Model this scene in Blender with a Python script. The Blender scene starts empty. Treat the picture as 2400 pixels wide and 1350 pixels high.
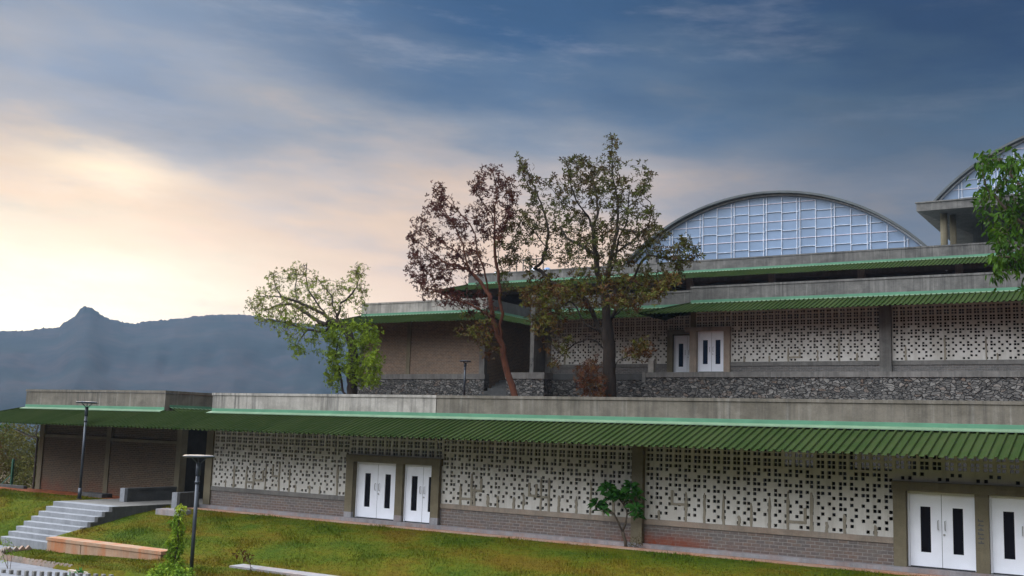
import bpy, math, random
import numpy as np
from mathutils import Matrix, Vector

random.seed(7)
rng = np.random.default_rng(11)
SC = bpy.context.scene
COL = SC.collection

# ------------------------------------------------------------------ camera
F, CX, CY = 2520.0, 1200.0, 675.0
M = np.array([[0.84774825, 0.04446379, 0.52853181],
              [0.52950893, -0.12864704, -0.83849283],
              [0.03071149, 0.99069315, -0.13260428]])
EYE = np.array([0.0, 0.0, 3.35])
cam = bpy.data.cameras.new('camera')
cam_o = bpy.data.objects.new('camera', cam)
COL.objects.link(cam_o)
cam.sensor_width = 36.0
cam.lens = F * 36.0 / 2400.0
cam.clip_start = 0.5
cam.clip_end = 9000
mw = Matrix(M.tolist()).to_4x4()
mw.translation = Vector(EYE.tolist())
cam_o.matrix_world = mw
SC.camera = cam_o


def at(px, py, Y):
    """world point seen at a photograph pixel, on the plane y = Y"""
    r = M @ np.array([px - CX, -(py - CY), -F])
    return EYE + r * (Y / r[1])


# ------------------------------------------------------------------ view, render
SC.view_settings.view_transform = 'Standard'
SC.view_settings.look = 'None'
SC.view_settings.exposure = 0.0
SC.view_settings.gamma = 1.0
SC.render.engine = 'CYCLES'
SC.cycles.use_denoising = True
SC.cycles.max_bounces = 6
SC.cycles.transparent_max_bounces = 8
SC.cycles.volume_bounces = 0

SUN_EL = math.radians(11)
SUN_AZ = math.radians(54)          # to the left of +Y, where the glow is


# ------------------------------------------------------------------ node helper
class NT:
    def __init__(s, tree):
        s.t = tree; s.n = tree.nodes; s.l = tree.links
        s.n.clear()

    def new(s, typ, **kw):
        n = s.n.new(typ)
        for k, v in kw.items():
            setattr(n, k, v)
        return n

    def put(s, sock, v):
        if isinstance(v, bpy.types.NodeSocket):
            s.l.new(v, sock)
        else:
            if hasattr(sock.default_value, '__len__') and not isinstance(v, (tuple, list)):
                v = (v,) * len(sock.default_value)
            if hasattr(sock.default_value, '__len__') and len(v) == 3 and len(sock.default_value) == 4:
                v = tuple(v) + (1.0,)
            sock.default_value = v

    def math(s, op, a, b=None, c=None, clamp=False):
        n = s.new('ShaderNodeMath', operation=op, use_clamp=clamp)
        s.put(n.inputs[0], a)
        if b is not None: s.put(n.inputs[1], b)
        if c is not None: s.put(n.inputs[2], c)
        return n.outputs[0]

    def vmath(s, op, a, b=None):
        n = s.new('ShaderNodeVectorMath', operation=op)
        s.put(n.inputs[0], a)
        if b is not None: s.put(n.inputs[1], b)
        return n.outputs['Value'] if op in ('DOT_PRODUCT', 'LENGTH') else n.outputs['Vector']

    def mix(s, f, a, b, mode='MIX'):
        n = s.new('ShaderNodeMix', data_type='RGBA', blend_type=mode)
        s.put(n.inputs[0], f); s.put(n.inputs[6], a); s.put(n.inputs[7], b)
        return n.outputs[2]

    def ramp(s, f, stops, interp='LINEAR'):
        n = s.new('ShaderNodeValToRGB')
        n.color_ramp.interpolation = interp
        els = n.color_ramp.elements
        els.remove(els[1])
        for i, (p, c) in enumerate(stops):
            e = els[0] if i == 0 else els.new(p)
            e.position = p
            e.color = (c, c, c, 1) if not hasattr(c, '__len__') else tuple(c) + (1,)
        s.put(n.inputs[0], f)
        return n.outputs[0]

    def smooth(s, x, a, b):
        n = s.new('ShaderNodeMapRange', interpolation_type='SMOOTHSTEP')
        s.put(n.inputs[0], x); n.inputs[1].default_value = a; n.inputs[2].default_value = b
        return n.outputs[0]

    def noise(s, vec, scale, detail=3, rough=0.55, col=False):
        n = s.new('ShaderNodeTexNoise')
        s.put(n.inputs['Vector'], vec)
        n.inputs['Scale'].default_value = scale
        n.inputs['Detail'].default_value = detail
        n.inputs['Roughness'].default_value = rough
        return n.outputs['Color' if col else 'Fac']

    def pos(s, scale=(1, 1, 1)):
        g = s.new('ShaderNodeNewGeometry')
        if scale == (1, 1, 1):
            return g.outputs['Position']
        return s.vmath('MULTIPLY', g.outputs['Position'], scale)

    def xyz(s, v):
        n = s.new('ShaderNodeSeparateXYZ'); s.put(n.inputs[0], v)
        return n.outputs[0], n.outputs[1], n.outputs[2]

    def comb(s, x, y, z):
        n = s.new('ShaderNodeCombineXYZ')
        s.put(n.inputs[0], x); s.put(n.inputs[1], y); s.put(n.inputs[2], z)
        return n.outputs[0]

    def bump(s, h, strength, dist):
        n = s.new('ShaderNodeBump')
        n.inputs['Strength'].default_value = strength
        n.inputs['Distance'].default_value = dist
        s.put(n.inputs['Height'], h)
        return n.outputs[0]

    def out(s, col, rough=0.8, normal=None, spec=0.3, metal=0.0):
        b = s.new('ShaderNodeBsdfPrincipled')
        s.put(b.inputs['Base Color'], col)
        s.put(b.inputs['Roughness'], rough)
        b.inputs['Specular IOR Level'].default_value = spec
        b.inputs['Metallic'].default_value = metal
        if normal is not None: s.put(b.inputs['Normal'], normal)
        o = s.new('ShaderNodeOutputMaterial')
        s.l.new(b.outputs[0], o.inputs[0])
        return b


def srgb(r, g, b):
    f = lambda c: c / 12.92 if c <= 0.04045 else ((c + 0.055) / 1.055) ** 2.4
    return (f(r / 255), f(g / 255), f(b / 255))


# ------------------------------------------------------------------ sky
world = bpy.data.worlds.new('World')
SC.world = world
world.use_nodes = True
w = NT(world.node_tree)
tc = w.new('ShaderNodeTexCoord')
D = w.vmath('NORMALIZE', tc.outputs['Generated'])
# heading towards the valley, and square to it
U = w.vmath('DOT_PRODUCT', D, (0.846, 0.533, 0.0))
W = w.vmath('DOT_PRODUCT', D, (-0.533, 0.846, 0.0))
_, _, V0 = w.xyz(D)
cl = w.comb(w.math('ADD', U, w.math('MULTIPLY', V0, 0.7)), W, w.math('MULTIPLY', V0, 3.6))
n1 = w.noise(cl, 3.1, 5, 0.5)
n2 = w.noise(w.vmath('ADD', cl, (3.1, 1.7, 0.4)), 6.5, 6, 0.62)
n3 = w.noise(w.vmath('ADD', cl, (7.7, 2.2, 5.4)), 1.7, 3, 0.5)
warp = w.math('ADD', w.math('MULTIPLY', w.math('SUBTRACT', n1, 0.5), 0.25),
              w.math('MULTIPLY', w.math('SUBTRACT', n2, 0.5), 0.12))
V = w.math('ADD', V0, warp)
Uw = w.math('ADD', U, w.math('MULTIPLY', w.math('SUBTRACT', n3, 0.5), 0.35))
Vn = w.math('MULTIPLY', w.math('ADD', V, 0.05), 1 / 0.6)       # -0.05 .. 0.55 -> 0 .. 1


def vp(v): return (v + 0.05) / 0.6


left = w.ramp(Vn, [(vp(0.00), srgb(255, 238, 208)), (vp(0.12), srgb(255, 243, 218)), (vp(0.185), srgb(252, 224, 196)),
                   (vp(0.228), srgb(226, 208, 194)), (vp(0.262), srgb(184, 184, 190)), (vp(0.315), srgb(150, 162, 182)),
                   (vp(0.42), srgb(116, 144, 176)), (1, srgb(84, 118, 160))])
mid = w.ramp(Vn, [(vp(0.00), srgb(250, 222, 196)), (vp(0.11), srgb(248, 214, 184)), (vp(0.17), srgb(232, 204, 182)),
                  (vp(0.215), srgb(182, 176, 178)), (vp(0.26), srgb(138, 148, 164)), (vp(0.31), srgb(92, 116, 146)),
                  (vp(0.37), srgb(56, 90, 130)), (1, srgb(50, 82, 124))])
right = w.ramp(Vn, [(vp(0.00), srgb(205, 180, 158)), (vp(0.12), srgb(176, 160, 146)), (vp(0.165), srgb(142, 136, 134)),
                    (vp(0.205), srgb(108, 116, 130)), (vp(0.25), srgb(78, 96, 118)), (vp(0.31), srgb(66, 90, 116)),
                    (vp(0.38), srgb(32, 60, 96)), (1, srgb(34, 60, 98))])
front = w.mix(w.smooth(Uw, -0.40, -0.04), left, mid)
front = w.mix(w.smooth(Uw, 0.0, 0.36), front, right)
# the sun behind the cloud, low on the left
GD = M @ np.array([250 - CX, -(390 - CY), -F]); GD = GD / np.linalg.norm(GD)
du = w.math('SUBTRACT', U, float(GD @ np.array([0.846, 0.533, 0])))
dv = w.math('SUBTRACT', w.math('ADD', V0, w.math('MULTIPLY', warp, 0.35)), float(GD[2]))
gd = w.math('ADD', w.math('POWER', w.math('MULTIPLY', du, 17.0), 2), w.math('POWER', w.math('MULTIPLY', dv, 42.0), 2))
gl = w.math('EXPONENT', w.math('MULTIPLY', gd, -1.0))
front = w.mix(w.math('MULTIPLY', gl, 0.95), front, (1.25, 1.0, 0.72))
# thin wisps
wis = w.noise(w.comb(w.math('MULTIPLY', w.math('ADD', U, w.math('MULTIPLY', V0, 0.9)), 2.2), W, w.math('MULTIPLY', V0, 11.0)), 2.4, 6, 0.62)
wf = w.math('MULTIPLY', w.smooth(wis, 0.50, 0.74), 0.28)
front = w.mix(wf, front, w.mix(w.smooth(U, 0.0, 0.4), srgb(196, 196, 204), srgb(122, 128, 142)))
# unseen sky behind the viewer (Nishita and white), brightened to light the facade
sky = w.new('ShaderNodeTexSky', sky_type='NISHITA')
sky.sun_disc = False
sky.sun_elevation = SUN_EL
sky.sun_rotation = -SUN_AZ
sky.altitude = 600
nish = w.vmath('SCALE', sky.outputs[0]); w.n[-1].inputs['Scale'].default_value = 0.12
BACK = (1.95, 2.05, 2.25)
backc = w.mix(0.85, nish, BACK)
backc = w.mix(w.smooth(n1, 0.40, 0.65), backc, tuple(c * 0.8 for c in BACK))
back_shape = w.math('ADD', w.math('MULTIPLY', w.smooth(V0, 0.14, 0.62), 2.25), 0.03)   # shaped for the facade: bright overhead, low band darkened to deepen eave shade
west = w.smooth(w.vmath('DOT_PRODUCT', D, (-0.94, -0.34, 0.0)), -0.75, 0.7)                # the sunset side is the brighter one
back_shape = w.math('MULTIPLY', back_shape, w.math('ADD', w.math('MULTIPLY', west, 1.55), 0.14))
back_shape = w.math('MULTIPLY', back_shape, w.math('ADD', w.math('MULTIPLY', w.smooth(V0, -0.06, 0.01), 0.5), 0.5))
backc = w.vmath('SCALE', backc); w.put(w.n[-1].inputs['Scale'], back_shape)
front = w.vmath('SCALE', front); w.put(w.n[-1].inputs['Scale'], w.math('ADD', w.math('MULTIPLY', w.math('SUBTRACT', n2, 0.5), 0.5), 1.0))
gain = w.math('ADD', w.math('MULTIPLY', w.smooth(V0, 0.28, 0.02), 0.30), 0.98)     # the low sky lies behind the haze
front = w.vmath('SCALE', front); w.put(w.n[-1].inputs['Scale'], gain)
front = w.vmath('SCALE', front); w.put(w.n[-1].inputs['Scale'], w.math('ADD', w.math('MULTIPLY', w.math('MULTIPLY', w.smooth(U, -0.08, -0.44), w.smooth(V0, 0.22, 0.05)), 0.30), 1.0))   # glow of the hidden sun
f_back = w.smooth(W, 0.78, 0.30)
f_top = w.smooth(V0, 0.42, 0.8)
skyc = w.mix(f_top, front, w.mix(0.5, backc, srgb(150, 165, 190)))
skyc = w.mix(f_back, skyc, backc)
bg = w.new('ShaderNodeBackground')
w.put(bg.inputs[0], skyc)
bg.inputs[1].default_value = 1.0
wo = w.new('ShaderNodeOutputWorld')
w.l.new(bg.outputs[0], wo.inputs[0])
world.cycles.sampling_method = 'MANUAL'
world.cycles.sample_map_resolution = 512

# ------------------------------------------------------------------ sun, veiled by cloud
sl = bpy.data.lights.new('sun', 'SUN')
sl.energy = 0.7
sl.angle = math.radians(14)
sl.color = (1.0, 0.82, 0.62)
so = bpy.data.objects.new('sun', sl)
COL.objects.link(so)
sdir = Vector((-math.sin(SUN_AZ) * math.cos(SUN_EL), math.cos(SUN_AZ) * math.cos(SUN_EL), math.sin(SUN_EL)))
so.rotation_euler = sdir.to_track_quat('Z', 'Y').to_euler()
so.location = (-60, 60, 60)

# ------------------------------------------------------------------ materials
MAT = {}


def material(name):
    m = bpy.data.materials.new(name)
    m.use_nodes = True
    MAT[name] = m
    return NT(m.node_tree)


def concrete(name, c0, c1, stain=(0.035, 0.034, 0.032), streak=0.5, pale=0.0, warm=0.0):
    t = material(name)
    p = t.pos()
    big = t.noise(t.pos((1, 1, 1.6)), 0.55, 4)
    med = t.noise(p, 2.6, 5, 0.6)
    base = t.mix(t.ramp(big, [(0.3, 0.0), (0.7, 1.0)]), c0, c1)
    base = t.mix(t.math('MULTIPLY', t.ramp(med, [(0.42, 0.0), (0.68, 1.0)]), 0.35), base, tuple(c * 1.35 for c in c1))
    st = t.noise(t.pos((5.5, 5.5, 0.22)), 1.0, 5, 0.65)
    st2 = t.noise(p, 0.33, 2)
    f = t.math('MULTIPLY', t.ramp(st, [(0.45, 0.0), (0.64, 1.0)]), t.ramp(st2, [(0.34, 0.15), (0.62, 1.0)]))
    base = t.mix(t.math('MULTIPLY', f, streak), base, stain)
    if pale:
        st3 = t.noise(t.pos((7.5, 7.5, 0.3)), 1.0, 4, 0.6)
        base = t.mix(t.math('MULTIPLY', t.ramp(st3, [(0.55, 0.0), (0.75, 1.0)]), pale), base, (0.42, 0.40, 0.36))
    if warm:
        st4 = t.noise(t.pos((2.2, 2.2, 0.35)), 0.8, 4, 0.6)
        base = t.mix(t.math('MULTIPLY', t.ramp(st4, [(0.45, 0.0), (0.65, 1.0)]), warm), base, (0.36, 0.13, 0.05))
    blot = t.noise(t.pos((1, 1, 1.3)), 1.15, 6, 0.66)
    base = t.mix(t.math('MULTIPLY', t.ramp(blot, [(0.46, 0.0), (0.62, 1.0)]), 0.42 * min(1.0, streak * 1.6)), base, tuple(0.5 * c for c in c0))
    fine = t.noise(p, 26, 4, 0.7)
    base = t.mix(0.22, base, t.ramp(fine, [(0.3, 0.25), (0.7, 0.75)]), 'OVERLAY')
    t.out(base, 0.88, t.bump(t.math('ADD', fine, t.math('MULTIPLY', med, 1.5)), 0.35, 0.02), 0.25)
    return MAT[name]


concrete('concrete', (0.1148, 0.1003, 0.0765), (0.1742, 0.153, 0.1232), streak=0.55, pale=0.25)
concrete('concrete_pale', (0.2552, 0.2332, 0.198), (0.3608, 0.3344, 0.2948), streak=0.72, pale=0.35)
concrete('concrete_olive', (0.132, 0.112, 0.068), (0.164, 0.14, 0.092), streak=0.25)
concrete('concrete_upper', (0.102, 0.09775, 0.08925), (0.1573, 0.1487, 0.136), (0.05, 0.048, 0.045), streak=0.7, pale=0.3)
concrete('concrete_dark', (0.06375, 0.06375, 0.06), (0.0975, 0.0975, 0.09375), streak=0.5)
concrete('concrete_grey', (0.1927, 0.1886, 0.1927), (0.2624, 0.2583, 0.2624), streak=0.3, pale=0.15, warm=0.25)
concrete('concrete_slab', (0.1189, 0.1123, 0.1), (0.1763, 0.1681, 0.1533), streak=0.4, pale=0.2)
concrete('concrete_sill', (0.216, 0.18, 0.1395), (0.297, 0.252, 0.2025), streak=0.35, warm=0.12)
concrete('concrete_rust', (0.2805, 0.1785, 0.1148), (0.34, 0.221, 0.1445), streak=0.15, pale=0.2, warm=0.9)
concrete('mortar_patch', (0.20, 0.175, 0.13), (0.26, 0.23, 0.175), streak=0.15)
concrete('step_stone', (0.1728, 0.18, 0.1908), (0.2304, 0.2376, 0.2484), streak=0.15, pale=0.1)
concrete('paving', (0.136, 0.14, 0.152), (0.184, 0.188, 0.2), streak=0.1)
concrete('kerb_concrete', (0.36, 0.29, 0.24), (0.46, 0.39, 0.33), streak=0.1, warm=0.2)
concrete('kerb_soiled', (0.27, 0.165, 0.11), (0.36, 0.25, 0.185), streak=0.1, warm=0.6)


def plaster():
    t = material('jali_plaster')
    p = t.pos()
    big = t.noise(p, 0.7, 4)
    base = t.mix(t.ramp(big, [(0.3, 0.0), (0.7, 1.0)]), (0.455, 0.435, 0.39), (0.565, 0.545, 0.50))
    x, y, z = t.xyz(p)
    cell = t.comb(t.math('FLOOR', t.math('DIVIDE', x, 0.32)), t.math('FLOOR', t.math('DIVIDE', z, 0.295)), 0.0)
    wn = t.new('ShaderNodeTexWhiteNoise'); t.put(wn.inputs['Vector'], cell)
    base = t.mix(t.math('MULTIPLY', wn.outputs['Value'], 0.22), base, (0.36, 0.325, 0.26))
    st = t.noise(t.pos((4.0, 4.0, 0.5)), 1.0, 4, 0.6)
    base = t.mix(t.math('MULTIPLY', t.ramp(st, [(0.5, 0.0), (0.75, 1.0)]), 0.45), base, (0.24, 0.215, 0.17))
    fine = t.noise(p, 20, 3, 0.7)
    t.out(base, 0.9, t.bump(fine, 0.3, 0.015), 0.2)


plaster()


def brick(name, c1, c2, mortar, stain=0.4, soil=None, bump=1.0, size=(0.24, 0.085)):
    t = material(name)
    p = t.pos()
    x, y, z = t.xyz(p)
    v = t.comb(t.math('ADD', x, y), z, 0.0)
    wob = t.noise(p, 1.8, 2, col=True)
    v = t.vmath('ADD', v, t.vmath('MULTIPLY', wob, (0.03, 0.02, 0)))
    b = t.new('ShaderNodeTexBrick')
    t.put(b.inputs['Vector'], v)
    t.put(b.inputs['Color1'], c1); t.put(b.inputs['Color2'], c2); t.put(b.inputs['Mortar'], mortar)
    b.inputs['Scale'].default_value = 1.0
    b.inputs['Brick Width'].default_value = size[0]
    b.inputs['Row Height'].default_value = size[1]
    b.inputs['Mortar Size'].default_value = 0.012
    b.inputs['Mortar Smooth'].default_value = 0.3
    b.inputs['Bias'].default_value = 0.0
    base = b.outputs['Color']
    n = t.noise(p, 1.3, 5, 0.65)
    base = t.mix(t.math('MULTIPLY', t.ramp(n, [(0.4, 0.0), (0.65, 1.0)]), stain), base, tuple(0.6 * c for c in mortar))
    n2 = t.noise(p, 9, 4, 0.7)
    base = t.mix(0.35, base, t.ramp(n2, [(0.3, 0.2), (0.7, 0.8)]), 'OVERLAY')
    if soil:
        sn = t.noise(t.pos((1.6, 1.6, 1.2)), 1.1, 5, 0.65)
        lo = t.smooth(z, soil[1], soil[0])
        m = t.math('MULTIPLY', lo, t.ramp(sn, [(0.36, 0.12), (0.62, 1.0)]))
        if soil[2] is not None:
            gx = t.math('EXPONENT', t.math('MULTIPLY', t.math('POWER', t.math('DIVIDE', t.math('SUBTRACT', x, soil[2]), 1.7), 2), -1.0))
            m = t.math('MULTIPLY', m, t.math('ADD', t.math('MULTIPLY', gx, 0.95), 0.12), clamp=True)
        else:
            m = t.math('MULTIPLY', m, 0.38)
        base = t.mix(m, base, (0.20, 0.045, 0.018))
    t.out(base, 0.9, t.bump(t.math('ADD', t.math('MULTIPLY', b.outputs['Fac'], -1.0), t.math('MULTIPLY', n2, 0.4)), 0.7 * bump, 0.02), 0.2)


brick('brick_plinth', (0.17, 0.125, 0.10), (0.12, 0.105, 0.10), (0.27, 0.25, 0.225), 0.55, soil=(0.05, 0.5, -14.2), size=(0.27, 0.1))
brick('brick_grey', (0.15, 0.13, 0.115), (0.11, 0.105, 0.10), (0.21, 0.20, 0.185), 0.5)
brick('brick_wing', (0.105, 0.072, 0.044), (0.07, 0.052, 0.036), (0.15, 0.125, 0.09), 0.35, soil=(0.05, 0.75, None), bump=0.8)
brick('brick_hall', (0.22, 0.14, 0.09), (0.15, 0.105, 0.075), (0.27, 0.225, 0.175), 0.3, bump=0.8)


def rubble():
    t = material('rubble_stone')
    p = t.pos()
    wob = t.noise(p, 2.5, 3, col=True)
    v = t.vmath('ADD', t.pos((0.8, 1, 1.55)), t.vmath('MULTIPLY', wob, (0.45, 0.0, 0.5)))
    vo = t.new('ShaderNodeTexVoronoi', feature='DISTANCE_TO_EDGE')
    t.put(vo.inputs['Vector'], v); vo.inputs['Scale'].default_value = 5.6
    vc = t.new('ShaderNodeTexVoronoi', feature='F1')
    t.put(vc.inputs['Vector'], v); vc.inputs['Scale'].default_value = 5.6
    sep = t.new('ShaderNodeSeparateColor'); t.put(sep.inputs[0], vc.outputs['Color'])
    col = t.ramp(sep.outputs[0], [(0.0, (0.075, 0.072, 0.066)), (0.5, (0.125, 0.119, 0.108)), (0.88, (0.215, 0.205, 0.186)), (1.0, (0.14, 0.105, 0.08))])
    fine = t.noise(p, 7, 5, 0.7)
    col = t.mix(0.55, col, t.ramp(fine, [(0.3, 0.15), (0.7, 0.85)]), 'OVERLAY')
    joint = t.ramp(vo.outputs['Distance'], [(0.0, 0.0), (0.03, 0.3), (0.10, 1.0)])
    col = t.mix(joint, (0.025, 0.025, 0.025), col)
    t.out(col, 0.85, t.bump(t.math('ADD', joint, t.math('MULTIPLY', fine, 0.5)), 1.0, 0.06), 0.25)


rubble()


def simple(name, col, rough=0.6, spec=0.4, metal=0.0, var=0.2, nscale=3.0, bump=0.0):
    t = material(name)
    p = t.pos()
    n = t.noise(p, nscale, 4, 0.6)
    c = t.mix(t.ramp(n, [(0.35, 0.0), (0.68, 1.0)]), tuple(x * (1 - var) for x in col), tuple(min(1, x * (1 + var)) for x in col))
    nb = t.bump(t.noise(p, nscale * 8, 3, 0.6), bump, 0.02) if bump else None
    t.out(c, rough, nb, spec, metal)


def awning_green():
    t = material('green_sheet')
    p = t.pos()
    x, y, z = t.xyz(p)
    sheet = t.new('ShaderNodeTexWhiteNoise')
    t.put(sheet.inputs['Vector'], t.comb(t.math('FLOOR', t.math('DIVIDE', x, 1.05)), t.math('FLOOR', t.math('DIVIDE', y, 9.0)), 0.0))
    base = t.mix(sheet.outputs['Value'], (0.021, 0.036, 0.011), (0.029, 0.045, 0.015))
    n = t.noise(t.pos((2, 0.5, 2)), 1.6, 5, 0.65)
    base = t.mix(t.math('MULTIPLY', t.ramp(n, [(0.42, 0.0), (0.7, 1.0)]), 0.5), base, (0.043, 0.052, 0.022))
    n2 = t.noise(p, 5, 4, 0.7)
    base = t.mix(t.math('MULTIPLY', t.ramp(n2, [(0.6, 0.0), (0.8, 1.0)]), 0.4), base, (0.05, 0.042, 0.022))
    t.out(base, 0.85, None, 0.0)


awning_green()
simple('green_flashing', (0.080, 0.21, 0.125), 0.5, 0.4, 0.0, 0.14, 1.2)
simple('flashing_apron', (0.125, 0.195, 0.115), 0.55, 0.4, 0.0, 0.16, 1.6)
simple('white_paint', (0.82, 0.84, 0.89), 0.35, 0.5, 0.0, 0.06, 1.1)
simple('door_gap', (0.03, 0.03, 0.035), 0.7)
simple('steel', (0.45, 0.45, 0.46), 0.3, 0.5, 0.9)
simple('lamp_paint', (0.040, 0.048, 0.060), 0.4, 0.5, 0.2, 0.12, 4)
simple('lamp_glass', (0.5, 0.52, 0.55), 0.3, 0.5)
simple('vault_rim', (0.075, 0.085, 0.085), 0.45, 0.5, 0.2, 0.25, 0.7)
simple('vault_roof', (0.42, 0.45, 0.42), 0.4, 0.5, 0.1, 0.15, 0.5)
simple('mullion_white', (0.68, 0.71, 0.76), 0.4, 0.5)
simple('transom_pink', (0.62, 0.57, 0.62), 0.5, 0.4)
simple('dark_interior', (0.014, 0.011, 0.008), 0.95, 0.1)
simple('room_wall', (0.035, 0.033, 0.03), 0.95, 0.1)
simple('fence_green', (0.018, 0.085, 0.05), 0.5)
simple('pipe_dark', (0.04, 0.025, 0.022), 0.5)
simple('pipe_grey', (0.45, 0.45, 0.45), 0.5)
simple('tank_blue', (0.10, 0.20, 0.36), 0.4)
simple('tank_white', (0.6, 0.62, 0.66), 0.4)
simple('black_steel', (0.03, 0.03, 0.035), 0.5)
simple('ink', (0.02, 0.02, 0.022), 0.8)
simple('soil', (0.22, 0.066, 0.024), 0.95, 0.1, 0.0, 0.45, 2.2, 0.6)
simple('soil_dark', (0.085, 0.035, 0.018), 0.95, 0.1, 0.0, 0.4, 3.0, 0.6)
simple('red_brick', (0.30, 0.07, 0.03), 0.9)


def glass_panel(name, base, rough, spec=0.6, coat=0.3):
    t = material(name)
    p = t.pos()
    n = t.noise(t.pos((0.35, 0.35, 0.35)), 1.2, 3)
    c = t.mix(t.ramp(n, [(0.35, 0.0), (0.65, 1.0)]), tuple(x * 0.9 for x in base), tuple(x * 1.12 for x in base))
    b = t.out(c, rough, None, spec)
    b.inputs['Coat Weight'].default_value = coat
    b.inputs['Coat Roughness'].default_value = 0.05


glass_panel('vault_glass', (0.18, 0.25, 0.355), 0.3)
glass_panel('door_glass', (0.004, 0.005, 0.009), 0.1, 0.15, 0.0)
glass_panel('door_glass_blue', (0.010, 0.018, 0.040), 0.12, 0.25, 0.0)


def bark(name, c0, c1):
    t = material(name)
    n = t.noise(t.pos((9, 9, 1.8)), 1.0, 5, 0.7)
    c = t.mix(t.ramp(n, [(0.3, 0.0), (0.7, 1.0)]), c0, c1)
    t.out(c, 0.9, t.bump(n, 0.8, 0.04), 0.15)


bark('bark_dark', (0.018, 0.014, 0.011), (0.045, 0.034, 0.026))
bark('bark_red', (0.045, 0.018, 0.011), (0.115, 0.04, 0.02))
bark('bark_twig', (0.05, 0.038, 0.026), (0.09, 0.07, 0.05))


def leaf(name, stops, cl=0.9, trans=0.18, hi=None):
    """leaf colour: varies from clump to clump and from leaf to leaf"""
    t = material(name)
    p = t.pos()
    a = t.noise(p, cl, 3, 0.6)
    b = t.noise(p, 5.0, 3, 0.6)
    f = t.math('ADD', t.math('MULTIPLY', a, 0.65), t.math('MULTIPLY', b, 0.35))
    c = t.ramp(f, stops)
    d = t.new('ShaderNodeBsdfPrincipled')
    t.put(d.inputs['Base Color'], c); d.inputs['Roughness'].default_value = 0.55
    d.inputs['Specular IOR Level'].default_value = 0.06
    tr = t.new('ShaderNodeBsdfTranslucent'); t.put(tr.inputs[0], c)
    mx = t.new('ShaderNodeMixShader'); mx.inputs[0].default_value = trans
    t.l.new(d.outputs[0], mx.inputs[1]); t.l.new(tr.outputs[0], mx.inputs[2])
    o = t.new('ShaderNodeOutputMaterial'); t.l.new(mx.outputs[0], o.inputs[0])


leaf('leaf_lime', [(0.36, (0.065, 0.095, 0.008)), (0.5, (0.12, 0.18, 0.010)), (0.62, (0.20, 0.27, 0.02))])
leaf('leaf_lime_dry', [(0.36, (0.09, 0.06, 0.015)), (0.48, (0.12, 0.14, 0.018)), (0.62, (0.20, 0.25, 0.03))])
leaf('leaf_maroon', [(0.36, (0.030, 0.009, 0.008)), (0.52, (0.058, 0.016, 0.011)), (0.64, (0.075, 0.035, 0.013))])
leaf('leaf_olive', [(0.36, (0.060, 0.026, 0.010)), (0.47, (0.052, 0.040, 0.010)), (0.56, (0.055, 0.062, 0.012)), (0.66, (0.075, 0.095, 0.018))])
leaf('leaf_rust', [(0.36, (0.075, 0.025, 0.010)), (0.46, (0.080, 0.042, 0.011)), (0.53, (0.075, 0.068, 0.013)), (0.62, (0.105, 0.125, 0.018))])
leaf('leaf_redbrown', [(0.36, (0.065, 0.018, 0.009)), (0.5, (0.085, 0.030, 0.011)), (0.62, (0.08, 0.052, 0.015))], 2.0)
leaf('leaf_green', [(0.36, (0.016, 0.045, 0.005)), (0.5, (0.034, 0.080, 0.007)), (0.64, (0.08, 0.15, 0.013))])
leaf('leaf_gloss', [(0.36, (0.020, 0.075, 0.012)), (0.5, (0.035, 0.12, 0.018)), (0.64, (0.07, 0.20, 0.03))], 2.0, 0.2)
leaf('leaf_creeper', [(0.36, (0.06, 0.12, 0.012)), (0.5, (0.15, 0.24, 0.02)), (0.64, (0.32, 0.37, 0.04))], 2.0)
leaf('leaf_scrub', [(0.36, (0.075, 0.045, 0.016)), (0.5, (0.07, 0.075, 0.018)), (0.64, (0.11, 0.095, 0.02))], 0.5)


def grass_mat():
    t = material('grass_blade')
    p = t.pos()
    a = t.noise(t.pos((0.8, 1.4, 1)), 0.42, 4, 0.6)
    b = t.noise(p, 6.0, 5, 0.7)
    f = t.math('ADD', t.math('MULTIPLY', a, 0.75), t.math('MULTIPLY', b, 0.25))
    c = t.ramp(f, [(0.36, (0.106, 0.070, 0.005)), (0.43, (0.103, 0.083, 0.0045)), (0.51, (0.080, 0.092, 0.004)), (0.61, (0.052, 0.082, 0.004)), (0.72, (0.034, 0.070, 0.005))])
    cl = t.noise(t.pos((1.0, 2.4, 1.0)), 3.0, 4, 0.7)
    c = t.mix(0.32, c, t.ramp(cl, [(0.34, 0.2), (0.64, 0.78)]), 'OVERLAY')
    fi = t.noise(t.pos((1.0, 1.8, 1.0)), 13.0, 3, 0.7)
    c = t.mix(0.5, c, t.ramp(fi, [(0.34, 0.15), (0.64, 0.82)]), 'OVERLAY')
    t.out(c, 0.8, None, 0.08)


grass_mat()


def lawn_mat():
    t = material('lawn')
    p = t.pos()
    a = t.noise(t.pos((0.8, 1.4, 1)), 0.42, 4, 0.6)
    b = t.noise(p, 6.0, 5, 0.7)
    c = t.noise(p, 40.0, 3, 0.7)
    f = t.math('ADD', t.math('MULTIPLY', a, 0.75), t.math('MULTIPLY', b, 0.25))
    col = t.ramp(f, [(0.36, (0.100, 0.070, 0.005)), (0.43, (0.096, 0.080, 0.0045)), (0.51, (0.074, 0.086, 0.004)), (0.61, (0.048, 0.076, 0.004)), (0.72, (0.032, 0.066, 0.005))])
    cl = t.noise(t.pos((1.0, 2.2, 1.0)), 3.2, 4, 0.7)
    col = t.mix(0.4, col, t.ramp(cl, [(0.32, 0.22), (0.66, 0.74)]), 'OVERLAY')
    col = t.mix(0.6, col, t.ramp(c, [(0.3, 0.2), (0.7, 0.8)]), 'OVERLAY')
    t.out(col, 0.95, t.bump(t.math('ADD', b, c), 0.8, 0.06), 0.1)


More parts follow.
